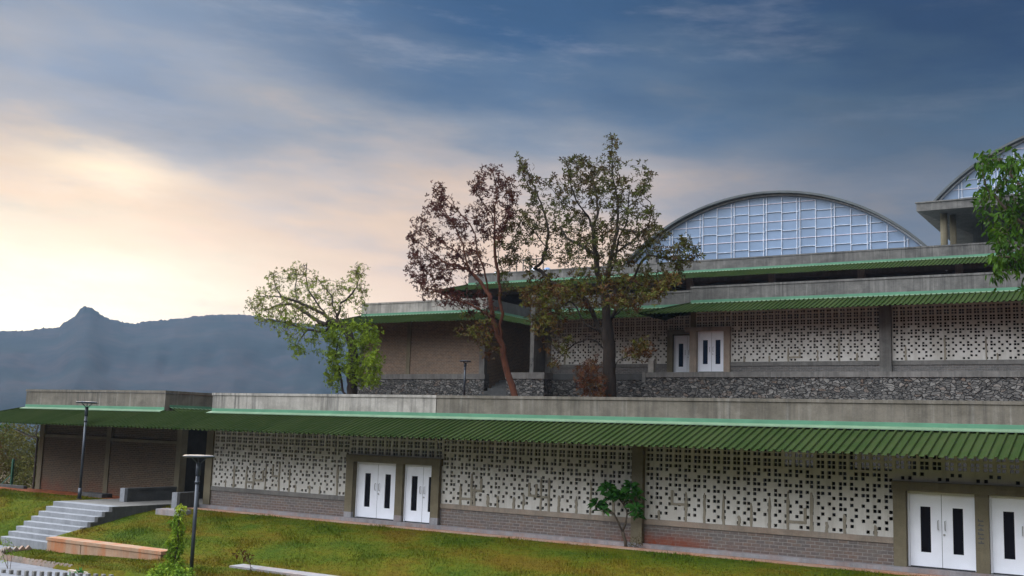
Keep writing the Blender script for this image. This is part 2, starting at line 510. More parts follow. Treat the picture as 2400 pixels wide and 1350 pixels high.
lawn_mat()


def hill_mat():
    t = material('hill_scrub')
    p = t.pos((0.55, 0.55, 1.3))
    a = t.noise(p, 0.010, 6, 0.62)
    b = t.noise(t.pos(), 0.05, 5, 0.7)
    col = t.ramp(t.math('ADD', t.math('MULTIPLY', a, 0.65), t.math('MULTIPLY', b, 0.35)),
                 [(0.38, (0.008, 0.016, 0.019)), (0.50, (0.014, 0.021, 0.026)), (0.58, (0.026, 0.026, 0.030)), (0.70, (0.044, 0.036, 0.037))])
    t.out(col, 0.95, None, 0.05)


hill_mat()
simple('ground', (0.10, 0.075, 0.045), 0.95, 0.1, 0.0, 0.4, 0.05, 0.0)


# ------------------------------------------------------------------ mesh helpers
class MB:
    def __init__(s):
        s.v = []; s.f = []

    def quad(s, a, b, c, d):
        i = len(s.v); s.v += [tuple(a), tuple(b), tuple(c), tuple(d)]; s.f.append((i, i + 1, i + 2, i + 3))

    def tri(s, a, b, c):
        i = len(s.v); s.v += [tuple(a), tuple(b), tuple(c)]; s.f.append((i, i + 1, i + 2))

    def box(s, x0, x1, y0, y1, z0, z1):
        i = len(s.v)
        s.v += [(x0, y0, z0), (x1, y0, z0), (x1, y1, z0), (x0, y1, z0), (x0, y0, z1), (x1, y0, z1), (x1, y1, z1), (x0, y1, z1)]
        s.f += [(i, i + 3, i + 2, i + 1), (i + 4, i + 5, i + 6, i + 7), (i, i + 1, i + 5, i + 4), (i + 1, i + 2, i + 6, i + 5), (i + 2, i + 3, i + 7, i + 6), (i + 3, i, i + 4, i + 7)]

    def bbox(s, x0, x1, y0, y1, z0, z1, b=0.02):
        """box with its top and vertical edges chamfered"""
        def ring(e, z): return [(x0 + e, y0 + 0, z), (x1 - e, y0 + 0, z), (x1, y0 + e, z), (x1, y1 - e, z), (x1 - e, y1, z), (x0 + e, y1, z), (x0, y1 - e, z), (x0, y0 + e, z)]
        i = len(s.v)
        s.v += ring(b, z0) + ring(b, z1 - b)
        cx, cy = b, b
        s.v += [(x0 + b, y0 + b, z1), (x1 - b, y0 + b, z1), (x1 - b, y0 + b, z1), (x1 - b, y1 - b, z1), (x1 - b, y1 - b, z1), (x0 + b, y1 - b, z1), (x0 + b, y1 - b, z1), (x0 + b, y0 + b, z1)]
        for k in range(8):
            n = (k + 1) % 8
            s.f.append((i + k, i + n, i + 8 + n, i + 8 + k))
            s.f.append((i + 8 + k, i + 8 + n, i + 16 + n, i + 16 + k))
        s.f.append((i + 16, i + 17, i + 19, i + 21))

    def tube(s, pts, radii, n=6, caps=True):
        pts = [Vector(p) for p in pts]
        i0 = len(s.v)
        for k, p in enumerate(pts):
            d = (pts[min(k + 1, len(pts) - 1)] - pts[max(k - 1, 0)])
            d = d.normalized() if d.length > 1e-9 else Vector((0, 0, 1))
            ref = Vector((0, 0, 1)) if abs(d.z) < 0.9 else Vector((1, 0, 0))
            a = d.cross(ref).normalized(); b = d.cross(a)
            r = radii[k] if hasattr(radii, '__len__') else radii
            for j in range(n):
                t = 2 * math.pi * j / n
                s.v.append(tuple(p + a * (r * math.cos(t)) + b * (r * math.sin(t))))
        for k in range(len(pts) - 1):
            for j in range(n):
                m = (j + 1) % n
                s.f.append((i0 + k * n + j, i0 + k * n + m, i0 + (k + 1) * n + m, i0 + (k + 1) * n + j))
        if caps:
            s.f.append(tuple(i0 + j for j in range(n))[::-1])
            s.f.append(tuple(i0 + (len(pts) - 1) * n + j for j in range(n)))

    def lathe(s, c, prof, n=20):
        i0 = len(s.v)
        for (r, z) in prof:
            for j in range(n):
                t = 2 * math.pi * j / n
                s.v.append((c[0] + r * math.cos(t), c[1] + r * math.sin(t), c[2] + z))
        for k in range(len(prof) - 1):
            for j in range(n):
                m = (j + 1) % n
                s.f.append((i0 + k * n + j, i0 + k * n + m, i0 + (k + 1) * n + m, i0 + (k + 1) * n + j))

    def build(s, name, m, parent=None, smooth=False):
        o0 = Vector((0, 0, 0))
        q = parent
        while q is not None:
            o0 += q.location; q = q.parent
        me = bpy.data.meshes.new(name)
        v = np.array(s.v, dtype=float) - np.array(o0)
        me.from_pydata(v.tolist(), [], s.f)
        me.materials.append(MAT[m] if isinstance(m, str) else m)
        if smooth:
            me.polygons.foreach_set('use_smooth', [True] * len(me.polygons))
        me.update()
        o = bpy.data.objects.new(name, me)
        COL.objects.link(o)
        if parent is not None:
            o.parent = parent
        return o


def bx(name, m, parent, *boxes):
    b = MB()
    for q in boxes: b.box(*q)
    return b.build(name, m, parent)


def bxs(name, m, parent, *boxes):
    return [bx(name, m, parent, q) for q in boxes][0]


def tag(o, label=None, cat=None, group=None, kind=None):
    if label: o['label'] = label
    if cat: o['category'] = cat
    if group: o['group'] = group
    if kind: o['kind'] = kind
    return o


def thing(name, label, cat, loc, group=None):
    o = bpy.data.objects.new(name, None)
    o.empty_display_size = 0.3
    COL.objects.link(o)
    o.location = loc
    return tag(o, label, cat, group)


def copy_tree(o, parent=None):
    c = o.copy(); COL.objects.link(c)
    if parent is not None: c.parent = parent
    for ch in list(o.children): copy_tree(ch, c)
    return c


# ------------------------------------------------------------------ awning: corrugated sheet with hipped ends
PROFILE = [(0.0, 0.0), (0.125, 0.0), (0.150, 0.055), (0.205, 0.055), (0.230, 0.0)]
PITCH = 0.235


def awning(parent, L, zt, ze, d, T, hip0=True, hip1=True, flash=(0.16, 0.10), f0=0.0, f1=0.0):
    """runs along s = 0..L; T(s, t, z) maps to the world with t outward from the wall"""
    s0 = -d if hip0 else 0.0
    s1 = L + d if hip1 else L
    b = MB()
    prev = None
    n = int((s1 - s0) / PITCH) + 1
    for k in range(n):
        for (ds, h) in PROFILE:
            s = s0 + k * PITCH + ds
            if s > s1: break
            t0 = -s if s < 0 else (s - L if s > L else 0.0)
            wob = 0.006 * math.sin(s * 3.7) + 0.006 * math.sin(s * 1.31)
            top = T(s, t0, zt + (ze - zt) * t0 / d + h)
            bot = T(s, d + wob * 2, ze + h + wob)
            if prev: b.quad(prev[0], prev[1], bot, top)
            prev = (top, bot)
    a = b.build('awning', 'green_sheet', parent)
    if flash:
        fh, fa = flash
        c = MB()
        c.quad(T(f0, 0.012, zt + 0.05), T(L - f1, 0.012, zt + 0.05), T(L - f1, 0.012, zt + 0.05 + fh), T(f0, 0.012, zt + 0.05 + fh))
        c.quad(T(f0, 0.012, zt + 0.05 + fh), T(L - f1, 0.012, zt + 0.05 + fh), T(L - f1, -0.02, zt + 0.055 + fh), T(f0, -0.02, zt + 0.055 + fh))
        c.build('flashing', 'green_flashing', a)
        c = MB()
        sl = (ze - zt) / d
        z0, z1 = zt + 0.052, zt + 0.052 + sl * (fa + 0.10)
        c.quad(T(f0, 0.013, z0), T(L - f1, 0.013, z0), T(L - f1 + (fa if hip1 else 0), fa + 0.10, z1), T(f0 - (fa if hip0 else 0), fa + 0.10, z1))
        c.quad(T(f0 - (fa if hip0 else 0), fa + 0.10, z1), T(L - f1 + (fa if hip1 else 0), fa + 0.10, z1), T(L - f1 + (fa if hip1 else 0), fa + 0.105, z1 - 0.03), T(f0 - (fa if hip0 else 0), fa + 0.105, z1 - 0.03))
        c.build('flashing_apron', 'flashing_apron', a)
    for hp, sx, sg in ((hip0, 0.0, -1), (hip1, L, 1)):
        if hp:
            c = MB()
            c.tube([T(sx, 0.0, zt + 0.05), T(sx + sg * d, d, ze + 0.05)], 0.045, 6)
            c.build('hip_cap', 'green_sheet', a)
    return a


def front(x0, Y):   return lambda s, t, z: (x0 + s, Y - t, z)
def side_r(X, y0):  return lambda s, t, z: (X + t, y0 + s, z)
def side_l(X, y0):  return lambda s, t, z: (X - t, y0 + s, z)


# ------------------------------------------------------------------ jali (pierced block screen)
BW, BH = 0.32, 0.295


def jali(parent, x0, x1, Y, z0, z1, seed, thick=0.075, patches=6, back=0.0, name='jali_screen', full_from=6):
    r = random.Random(seed)
    nb = max(1, round((x1 - x0) / BW))
    bw = (x1 - x0) / nb
    nr = max(1, math.ceil((z1 - z0) / BH))
    b = MB()
    hx, hz = bw * 0.305, BH * 0.32
    gx = [bw * 0.16, bw * 0.55]
    gz = [BH * 0.14, BH * 0.56]

    def cell(X0, X1, Z0, Z1, hole):
        # hole: (hx0,hx1,hz0,hz1) or None
        if hole is None:
            b.quad((X0, Y, Z0), (X1, Y, Z0), (X1, Y, Z1), (X0, Y, Z1)); return
        a0, a1, c0, c1 = hole
        b.quad((X0, Y, Z0), (X1, Y, Z0), (X1, Y, c0), (X0, Y, c0))
        b.quad((X0, Y, c1), (X1, Y, c1), (X1, Y, Z1), (X0, Y, Z1))
        b.quad((X0, Y, c0), (a0, Y, c0), (a0, Y, c1), (X0, Y, c1))
        b.quad((a1, Y, c0), (X1, Y, c0), (X1, Y, c1), (a1, Y, c1))
        Yb = Y + thick
        b.quad((a0, Y, c0), (a1, Y, c0), (a1, Yb, c0), (a0, Yb, c0))
        b.quad((a0, Y, c1), (a0, Yb, c1), (a1, Yb, c1), (a1, Y, c1))
        b.quad((a0, Y, c0), (a0, Yb, c0), (a0, Yb, c1), (a0, Y, c1))
        b.quad((a1, Y, c0), (a1, Y, c1), (a1, Yb, c1), (a1, Yb, c0))

    for j in range(nr):
        for i in range(nb):
            if j >= full_from:
                on = [1, 1, 1, 1]
            elif j == 0:
                k = i % 3
                on = [[0, 1, 0, 0], [1, 0, 0, 1], [0, 0, 1, 0]][k]
            elif j == 1:
                on = [0, 1, 1, 0] if seed % 2 else [1, 0, 0, 1]
            elif j == 2:
                on = [0, 1, 1, 0]
                if i % 3 == 1: on[0] = 1
            elif j == 3:
                on = [1, 1, 1, 1]
                on[[0, 3, 1][i % 3]] = 0
                if i % 2 == 0: on[[3, 0, 2][i % 3]] = 0
            else:
                on = [1, 1, 1, 1]
                on[[0, 3, 2, 1][(i + i // 4 + j) % 4]] = 0
            X = x0 + i * bw; Z = z0 + j * BH
            jx = r.uniform(-0.003, 0.003); jz = r.uniform(-0.003, 0.003)
            xs = [X, X + bw * 0.5, X + bw]
            zs = [Z, Z + BH * 0.5, Z + BH]
            for q in range(4):
                cxi, czi = q % 2, q // 2
                X0, X1, Z0, Z1 = xs[cxi], xs[cxi + 1], zs[czi], min(zs[czi + 1], z1)
                if Z0 >= z1 - 0.01: continue
                h = None
                if on[q]:
                    a0 = X + gx[cxi] + jx; c0 = Z + gz[czi] + jz
                    if c0 + hz < z1 - 0.01:
                        h = (a0, a0 + hx, c0, c0 + hz)
                cell(X0, X1, Z0, Z1, h)
    o = b.build(name, 'jali_plaster', parent)
    if patches:
        for k in range(patches):
            m = MB()
            px = x0 + 0.4 + (x1 - x0 - 0.8) * (k + r.uniform(0.1, 0.9)) / patches
            h = r.choice([0.3, 0.4, 0.55, 0.7, 0.9, 1.1])
            w0 = r.uniform(0.028, 0.048)
            zz = z0 - r.uniform(0.0, 0.16)
            pts = []
            steps = 7
            for q in range(steps + 1):
                z = zz + (h + z0 - zz) * q / steps
                ww = w0 * (1 if q < steps else 0.35) + r.uniform(-0.012, 0.012)
                xm = px + r.uniform(-0.012, 0.012)
                pts.append((xm - ww, xm + ww, z))
            for q in range(steps):
                a, c = pts[q], pts[q + 1]
                m.quad((a[0], Y - 0.022, a[2]), (a[1], Y - 0.022, a[2]), (c[1], Y - 0.022, c[2]), (c[0], Y - 0.022, c[2]))
                m.quad((a[1], Y - 0.022, a[2]), (a[1], Y, a[2]), (c[1], Y, c[2]), (c[1], Y - 0.022, c[2]))
            if r.random() < 0.35 and h > 0.6:
                zb = z0 + r.uniform(0.2, h * 0.6); ln = r.choice([-1, 1]) * r.uniform(0.35, 0.6)
                xa, xb = sorted((px, px + ln))
                m.box(xa, xb, Y - 0.024, Y - 0.001, zb - 0.035, zb + 0.04)
                xe = px + ln
                m.box(xe - 0.04, xe + 0.04, Y - 0.026, Y - 0.001, zb - 0.035, zb + 0.42)
            m.build('mortar_patch', 'mortar_patch', o)
    return o


# ------------------------------------------------------------------ double door (origin: left bottom corner of the leaves)
def make_door(parent, x, Y, z, W=1.74, H=2.06, glass='door_glass', mi=None):
    o0 = parent.location
    b = MB()
    g = 0.006
    for (a, c) in ((0.055, W / 2 - g), (W / 2 + g, W - 0.055)):
        # leaf with a cut-out for the glass strip
        ga = a + (c - a) * 0.5 - 0.135; gb = ga + 0.265
        z0, z1, g0, g1 = 0.02, H - 0.055, 0.40, 1.63
        for (p, q, r, s) in ((a, c, z0, g0), (a, c, g1, z1), (a, ga, g0, g1), (gb, c, g0, g1)):
            b.quad((p, 0, r), (q, 0, r), (q, 0, s), (p, 0, s))
        for (p, q) in ((ga, 1), (gb, -1)):
            b.quad((p, 0, g0), (p, 0.03, g0), (p, 0.03, g1), (p, 0, g1))
        b.quad((ga, 0, g0), (gb, 0, g0), (gb, 0.03, g0), (ga, 0.03, g0))
        b.quad((ga, 0, g1), (gb, 0, g1), (gb, 0.03, g1), (ga, 0.03, g1))
    # frame
    b.box(0, 0.05, -0.03, 0.06, 0, H); b.box(W - 0.05, W, -0.03, 0.06, 0, H); b.box(0.05, W - 0.05, -0.03, 0.06, H - 0.05, H)
    me_loc = Vector((x, Y, z))
    d = b.build('door', 'white_paint', None)
    d.parent = parent; d.location = me_loc - o0

    def sub(nm, mb, mat):
        q = mb.build(nm, mat, None); q.parent = d; return q
    for (a, c) in ((0.055, W / 2 - g), (W / 2 + g, W - 0.055)):
        ga = a + (c - a) * 0.5 - 0.135; gb = ga + 0.265
        m = MB(); m.box(ga, gb, 0.028, 0.04, 0.40, 1.63); sub('glass_panel', m, glass)
    for hx in (W / 2 - 0.09, W / 2 + 0.09):
        m = MB(); m.tube([(hx, 0, 1.03), (hx, -0.06, 1.03), (hx, -0.06, 1.27), (hx, 0, 1.27)], 0.013, 6); sub('handle', m, 'steel')
    m = MB(); m.tube([(W / 2 + 0.06, 0.0, 0.9), (W / 2 + 0.06, -0.025, 0.9)], 0.03, 10); sub('lock', m, 'steel')
    m = MB(); m.box(W / 2 - 0.005, W / 2 + 0.005, 0.004, 0.02, 0.02, H - 0.055); m.box(0.055, W - 0.055, -0.004, 0.02, -0.03, 0.018); sub('door_gap', m, 'door_gap')
    return d


def parapet(parent, x0, x1, Y, z0, z1, m, thick=0.22, cop=0.11, ends=(0, 0)):
    o = bx('parapet', m, parent, (x0, x1, Y, Y + thick, z0, z1 - cop))
    bx('coping', m, o, (x0 - 0.02, x1 + 0.02, Y - 0.03, Y + thick + 0.03, z1 - cop + 0.012, z1), (x0, x1, Y + 0.02, Y + thick - 0.02, z1 - cop, z1 - cop + 0.012))
    return o


# ================================================================== LOWER BUILDING
Y1 = 31.52
YW = 32.55
low = thing('lower_building', 'long low front building with patterned block screens, white doors and green corrugated awning', 'building', (-20, Y1, 0))
XR = 9.0
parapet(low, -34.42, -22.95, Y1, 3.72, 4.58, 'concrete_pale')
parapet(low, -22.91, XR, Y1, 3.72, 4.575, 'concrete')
# left wing parapet: front and right return wall
o = bx('parapet', 'concrete', low, (-47.16, -37.33, Y1, Y1 + 0.22, 3.72, 4.54), (-37.55, -37.33, Y1 + 0.22, 41, 3.2, 4.54), (-47.16, -46.94, Y1 + 0.22, 41, 3.72, 4.54))
o['label'] = 'brown grey parapet over the brick wing'
bx('coping', 'concrete', o, (-47.19, -37.30, Y1 - 0.03, Y1 + 0.25, 4.555, 4.66), (-37.58, -37.30, Y1 + 0.25, 41, 4.555, 4.66), (-47.19, -46.91, Y1 + 0.25, 41, 4.555, 4.66))
bxs('roof_slab', 'concrete_dark', low, (-47.15, -37.56, Y1 + 0.22, 41, 3.45, 3.7), (-34.4, XR, Y1 + 0.22, 38, 3.45, 3.7))
# front beam behind the awning head
bxs('roof_beam', 'concrete_dark', low, (-47.15, XR, Y1 + 0.03, Y1 + 0.21, 3.32, 3.718))
AW_D = 2.25
awning(low, XR + 47.16, 3.76, 3.045, AW_D, front(-47.16, Y1), True, False, None)
# flashings only where a parapet stands above
for (a, c) in ((-47.16, -37.33), (-34.42, XR)):
    c_ = MB()
    c_.quad((a, Y1 - .014, 3.80), (c, Y1 - .014, 3.80), (c, Y1 - .014, 3.94), (a, Y1 - .014, 3.94))
    c_.quad((a, Y1 - .014, 3.94), (c, Y1 - .014, 3.94), (c, Y1 - .001, 3.945), (a, Y1 - .001, 3.945))
    c_.build('flashing', 'green_flashing', low)
    c_ = MB()
    c_.quad((a, Y1 - .015, 3.83), (c, Y1 - .015, 3.83), (c + .05, Y1 - .26, 3.765), (a - .05, Y1 - .26, 3.765))
    c_.quad((a - .05, Y1 - .26, 3.765), (c + .05, Y1 - .26, 3.765), (c + .05, Y1 - .262, 3.735), (a - .05, Y1 - .262, 3.735))
    c_.build('flashing_apron', 'flashing_apron', low)
awning(low, 9.4, 3.76, 3.045, AW_D, side_l(-47.16, Y1), True, False, (0.12, 0.1))
awning(low, 9.2, 3.90, 3.72, 0.85, side_r(-37.33, Y1 + 0.25), False, False, (0.10, 0.05))
# left wing walls, recessed
bx('corner_column', 'concrete_olive', low, (-47.27, -46.93, YW - 0.06, YW + 0.3, -0.15, 3.7))
bxs('column', 'concrete_olive', low, (-42.28, -41.98, YW - 0.05, YW + 0.3, -0.15, 3.7))
bxs('column', 'concrete_olive', low, (-37.55, -37.25, YW - 0.05, YW + 0.3, -0.15, 3.45))
bxs('brick_wall', 'brick_wing', low, (-46.93, -42.28, YW, YW + 0.25, -0.15, 2.42), (-41.98, -37.55, YW, YW + 0.25, -0.15, 2.36))
bxs('wall_beam', 'concrete_olive', low, (-46.93, -42.28, YW - 0.02, YW + 0.27, 2.42, 2.56), (-41.98, -37.55, YW - 0.02, YW + 0.27, 2.36, 2.5))
bxs('vent_wall', 'brick_wing', low, (-46.93, -42.28, YW + 0.1, YW + 0.16, 2.56, 3.45), (-41.98, -37.55, YW + 0.1, YW + 0.16, 2.5, 3.45))
bxs('side_wall', 'brick_wing', low, (-47.25, -47.0, YW + 0.3, 41, -0.4, 3.6))
# the passage between wing and screens
bxs('passage_wall', 'room_wall', low, (-37.5, -37.3, YW + 0.3, 41, -0.1, 3.45), (-34.5, -34.25, Y1 + 0.35, 41, -0.1, 3.45), (-37.3, -34.5, 40.8, 41, -0.1, 4.5))
# main screens
bxs('column', 'concrete_olive', low, (-34.58, -34.2, Y1 - 0.02, Y1 + 0.33, -0.12, 3.32))
bxs('column', 'concrete_olive', low, (-15.08, -14.70, Y1 - 0.14, Y1 + 0.33, -0.2, 3.32))
bxs('column', 'concrete_olive', low, (3.9, 4.28, Y1 - 0.14, Y1 + 0.33, -0.2, 3.32))
YJ = Y1 + 0.06
bays = [(-34.2, -26.9, 3, 11), (-22.6, -15.08, 4, 14), (-14.70, -7.08, 6, 12), (-2.52, 3.9, 8, 8)]
for i, (a, c, sd, np_) in enumerate(bays):
    jali(low, a, c, YJ, 0.77, 3.318, sd, patches=np_)
    bx('sill_band', 'concrete_slab' if i == 0 else 'concrete_sill', low, (a, c, YJ - 0.05, YJ + 0.2, 0.605, 0.77))
    bx('brick_plinth', 'brick_plinth', low, (a, c, YJ - 0.01, YJ + 0.22, -0.2, 0.605))
for (a, c, sd) in ((-26.9, -22.6, 21), (-7.08, -2.52, 22)):
    jali(low, a, c, YJ, 2.33, 3.318, sd, patches=0, full_from=0 if sd == 21 else 1)
# door portals
for (a, b_, c, d_) in ((-26.9, -24.56, -24.24, -22.6), (-7.08, -4.97, -4.63, -2.52)):
    jw = 0.34
    bx('door_portal', 'concrete_olive', low, (a, a + jw, Y1 - 0.12, Y1 + 0.36, -0.12, 2.07), (b_, c, Y1 - 0.10, Y1 + 0.36, -0.12, 2.07),
       (d_ - jw, d_, Y1 - 0.12, Y1 + 0.03, -0.12, 2.07), (a - 0.03, d_ + 0.03, Y1 - 0.13, Y1 + 0.36, 2.07, 2.33))
    bx('threshold', 'concrete_grey', low, (a + jw, b_, Y1 - 0.2, Y1 + 0.36, -0.12, 0.0), (c, d_ - jw, Y1 - 0.2, Y1 + 0.36, -0.12, 0.0))
    make_door(low, a + jw, Y1 + 0.14, 0.03, W=b_ - a - jw, H=2.03)
    make_door(low, c, Y1 + 0.075, 0.03, W=max(1.62, d_ - jw - c), H=2.03)
# grey cement splash at the foot of the first portal
bxs('cement_base', 'concrete_grey', low, (-26.905, -26.555, Y1 - 0.124, Y1 + 0.0, -0.12, 0.22), (-24.565, -24.235, Y1 - 0.104, Y1 + 0.0, -0.12, 0.24), (-22.945, -22.595, Y1 - 0.124, Y1 + 0.0, -0.12, 0.26))
# faint stencilled marks, a pale smear on the right post
m_ = MB()
for q in range(6):
    zz = 1.36 - q * 0.115
    m_.box(-4.90, -4.76, Y1 - 0.1045, Y1 - 0.1, zz, zz + 0.035)
    m_.box(-4.90 + 0.03 * (q % 3), -4.87 + 0.03 * (q % 3), Y1 - 0.1045, Y1 - 0.1, zz + 0.035, zz + 0.075)
m_.build('stencil_mark', 'concrete_dark', low)
bx('plinth', 'concrete_grey', low, (-34.55, XR, Y1 - 0.34, Y1 - 0.02, -0.3, 0.02))
# rooms behind the screens, with daylight slots at the back
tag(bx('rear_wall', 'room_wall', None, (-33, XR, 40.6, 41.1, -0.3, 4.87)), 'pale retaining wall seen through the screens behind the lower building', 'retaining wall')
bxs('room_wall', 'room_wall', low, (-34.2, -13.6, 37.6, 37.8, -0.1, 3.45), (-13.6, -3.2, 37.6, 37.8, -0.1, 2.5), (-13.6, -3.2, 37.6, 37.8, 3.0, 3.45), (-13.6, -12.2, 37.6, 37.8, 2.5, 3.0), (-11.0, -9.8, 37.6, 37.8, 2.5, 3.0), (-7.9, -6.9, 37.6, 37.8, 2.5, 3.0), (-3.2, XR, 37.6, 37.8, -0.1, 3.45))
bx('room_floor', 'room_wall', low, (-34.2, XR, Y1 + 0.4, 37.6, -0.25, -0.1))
bx('end_wall', 'concrete_olive', low, (XR - 0.2, XR, Y1 + 0.36, 38, -0.3, 3.45))

# ================================================================== MIDDLE TIER
Y2, YM = 51.6, 52.9
hall = thing('brick_hall', 'brick walled hall with green awning behind the lime leaved tree', 'building', (-39, Y2, 5))
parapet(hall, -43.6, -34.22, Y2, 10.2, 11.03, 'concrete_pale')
o = bx('parapet', 'concrete_dark', hall, (-34.44, -34.22, Y2 + 0.22, 63, 10.2, 11.0))
bxs('roof_slab', 'concrete_dark', hall, (-43.6, -34.44, Y2 + 0.22, 63, 9.9, 10.19))
AD2 = 2.0
awning(hall, 9.38, 10.19, 9.50, AD2, front(-43.6, Y2), True, True, (0.12, 0.0))
awning(hall, 11, 10.19, 9.50, AD2, side_r(-34.22, Y2), True, False, (0.12, 0.0))
awning(hall, 11, 10.19, 9.50, AD2, side_l(-43.6, Y2), True, False, (0.12, 0.0))
bxs('brick_wall', 'brick_hall', hall, (-43.3, -39.9, Y2 + 0.03, Y2 + 0.25, 6.6, 9.9), (-39.62, -34.6, Y2 + 0.03, Y2 + 0.25, 6.6, 9.9))
bxs('column', 'concrete_olive', hall, (-39.9, -39.62, Y2 - 0.03, Y2 + 0.3, 6.6, 9.9))
bx('corner_column', 'concrete_slab', hall, (-34.6, -34.24, Y2 - 0.02, Y2 + 0.3, 6.6, 9.9))
bx('corner_column', 'concrete_slab', hall, (-43.6, -43.3, Y2 - 0.02, Y2 + 0.3, 6.6, 9.9))
bxs('side_wall', 'brick_hall', hall, (-34.46, -34.24, Y2 + 0.3, 63, 4.9, 9.9), (-43.58, -43.36, Y2 + 0.3, 63, 4.9, 9.9))
bx('floor_band', 'concrete_slab', hall, (-43.65, -34.15, Y2 - 0.08, Y2 + 0.4, 6.3, 6.6))
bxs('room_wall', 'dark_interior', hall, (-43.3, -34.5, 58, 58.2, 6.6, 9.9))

mid = thing('screened_hall', 'upper terrace building with pierced block screens, white doors and stepped green awnings', 'building', (-15, Y2, 5))
XR2 = 9.0
parapet(mid, -21.58, XR2, Y2, 10.2, 11.09, 'concrete_upper')
parapet(mid, -30.95, -21.58, YM, 10.2, 11.09, 'concrete_upper')
bxs('roof_slab', 'concrete_dark', mid, (-30.9, -21.4, YM + 0.22, 62, 9.9, 10.19), (-21.4, XR2, Y2 + 0.22, 62, 9.9, 10.19))
bxs('roof_beam', 'concrete_dark', mid, (-30.9, -21.6, YM + 0.05, YM + 0.2, 9.75, 10.2), (-21.5, XR2, Y2 + 0.05, Y2 + 0.2, 9.75, 10.2))
awning(mid, XR2 + 21.58, 10.19, 9.50, AD2, front(-21.58, Y2), True, False, (0.13, 0.0))
awning(mid, 1.3, 10.19, 9.50, AD2, side_l(-21.58, Y2), True, False, (0.12, 0.0))
awning(mid, 9.37, 10.19, 9.50, AD2, front(-30.95, YM), False, False, (0.13, 0.0))
# fin wall at the passage
bx('end_wall', 'concrete_slab', mid, (-31.2, -30.95, Y2, 62, 6.6, 11.05))
# recessed bay
jali(mid, -30.6, -23.42, YM + 0.05, 7.2, 9.75, 31, patches=3)
bx('sill_band', 'concrete_slab', mid, (-30.6, -23.42, YM, YM + 0.25, 7.02, 7.2))
bx('brick_plinth', 'brick_grey', mid, (-30.6, -23.42, YM + 0.03, YM + 0.27, 6.66, 7.02))
bx('floor_band', 'concrete_dark', mid, (-30.94, -23.75, YM - 0.1, YM + 0.3, 6.34, 6.66))
bxs('column', 'concrete_slab', mid, (-30.95, -30.6, YM - 0.02, YM + 0.3, 6.6, 9.75))
bx('door_portal', 'concrete_olive', mid, (-23.42, -23.1, YM - 0.1, YM + 0.35, 6.62, 8.75), (-23.45, -21.4, YM - 0.11, YM + 0.35, 8.75, 8.98))
make_door(mid, -23.1, YM + 0.12, 6.64, W=1.5, H=2.06, glass='door_glass_blue')
jali(mid, -23.42, -21.6, YM + 0.05, 8.98, 9.75, 33, patches=0, full_from=0)
# front bay with door
bx('door_portal', 'concrete_sill', mid, (-21.58, -21.2, Y2 - 0.12, Y2 + 0.36, 6.62, 8.75), (-19.74, -19.42, Y2 - 0.12, Y2 + 0.36, 6.62, 8.75), (-21.85, -19.40, Y2 - 0.13, Y2 + 0.36, 8.75, 8.96))
make_door(mid, -21.2, Y2 + 0.12, 6.68, W=1.46, H=2.07, glass='door_glass_blue')
bx('threshold', 'concrete_slab', mid, (-21.2, -19.74, Y2 - 0.2, Y2 + 0.36, 6.55, 6.655))
bx('corner_column', 'concrete_olive', mid, (-21.58, -21.3, Y2 + 0.02, YM + 0.05, 8.96, 9.75))
jali(mid, -21.3, -19.42, Y2 + 0.05, 8.96, 9.75, 35, patches=0, full_from=0)
for k, (a, c, sd, np_) in enumerate(((-19.42, -12.10, 36, 6), (-11.56, -4.2, 39, 5), (-3.66, 3.7, 42, 4))):
    jali(mid, a, c, Y2 + 0.05, 7.17, 9.75, sd, patches=np_)
    bx('sill_band', 'concrete_slab', mid, (a, c, Y2 - 0.01, Y2 + 0.25, 6.97, 7.17))
    bx('brick_plinth', 'brick_grey', mid, (a, c, Y2 + 0.03, Y2 + 0.27, 6.6, 6.97))
for a in (-12.10, -4.2, 3.7):
    bxs('column', 'concrete_slab', mid, (a, a + 0.54, Y2 - 0.16, Y2 + 0.3, 6.6, 9.75))
bx('terrace_slab', 'concrete_slab', mid, (-23.78, XR2, Y2 - 0.75, YM, 6.36, 6.62), (-23.92, -23.72, Y2 - 0.77, Y2 - 0.5, 6.1, 6.64))
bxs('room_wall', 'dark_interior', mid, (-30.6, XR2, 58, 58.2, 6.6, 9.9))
bxs('passage_wall', 'room_wall', mid, (-34.2, -31.2, 62.0, 62.2, 4.9, 11))

def stencil(body, x, z):
    cu = bpy.data.curves.new('stencil_number', 'FONT'); cu.body = body; cu.size = 0.26; cu.extrude = 0.002
    tmp = bpy.data.objects.new('stencil_number', cu); COL.objects.link(tmp)
    bpy.context.view_layer.update()
    me = bpy.data.meshes.new_from_object(tmp.evaluated_get(bpy.context.evaluated_depsgraph_get()))
    bpy.data.objects.remove(tmp)
    me.materials.clear(); me.materials.append(MAT['ink'])
    q = bpy.data.objects.new('stencil_number', me); COL.objects.link(q)
    q.parent = mid; q.location = Vector((x, Y2 - 0.004, z)) - mid.location; q.rotation_euler = (math.pi / 2, 0, 0)


stencil('15', -31.19, 7.3)
stencil('7', -31.16, 6.98)

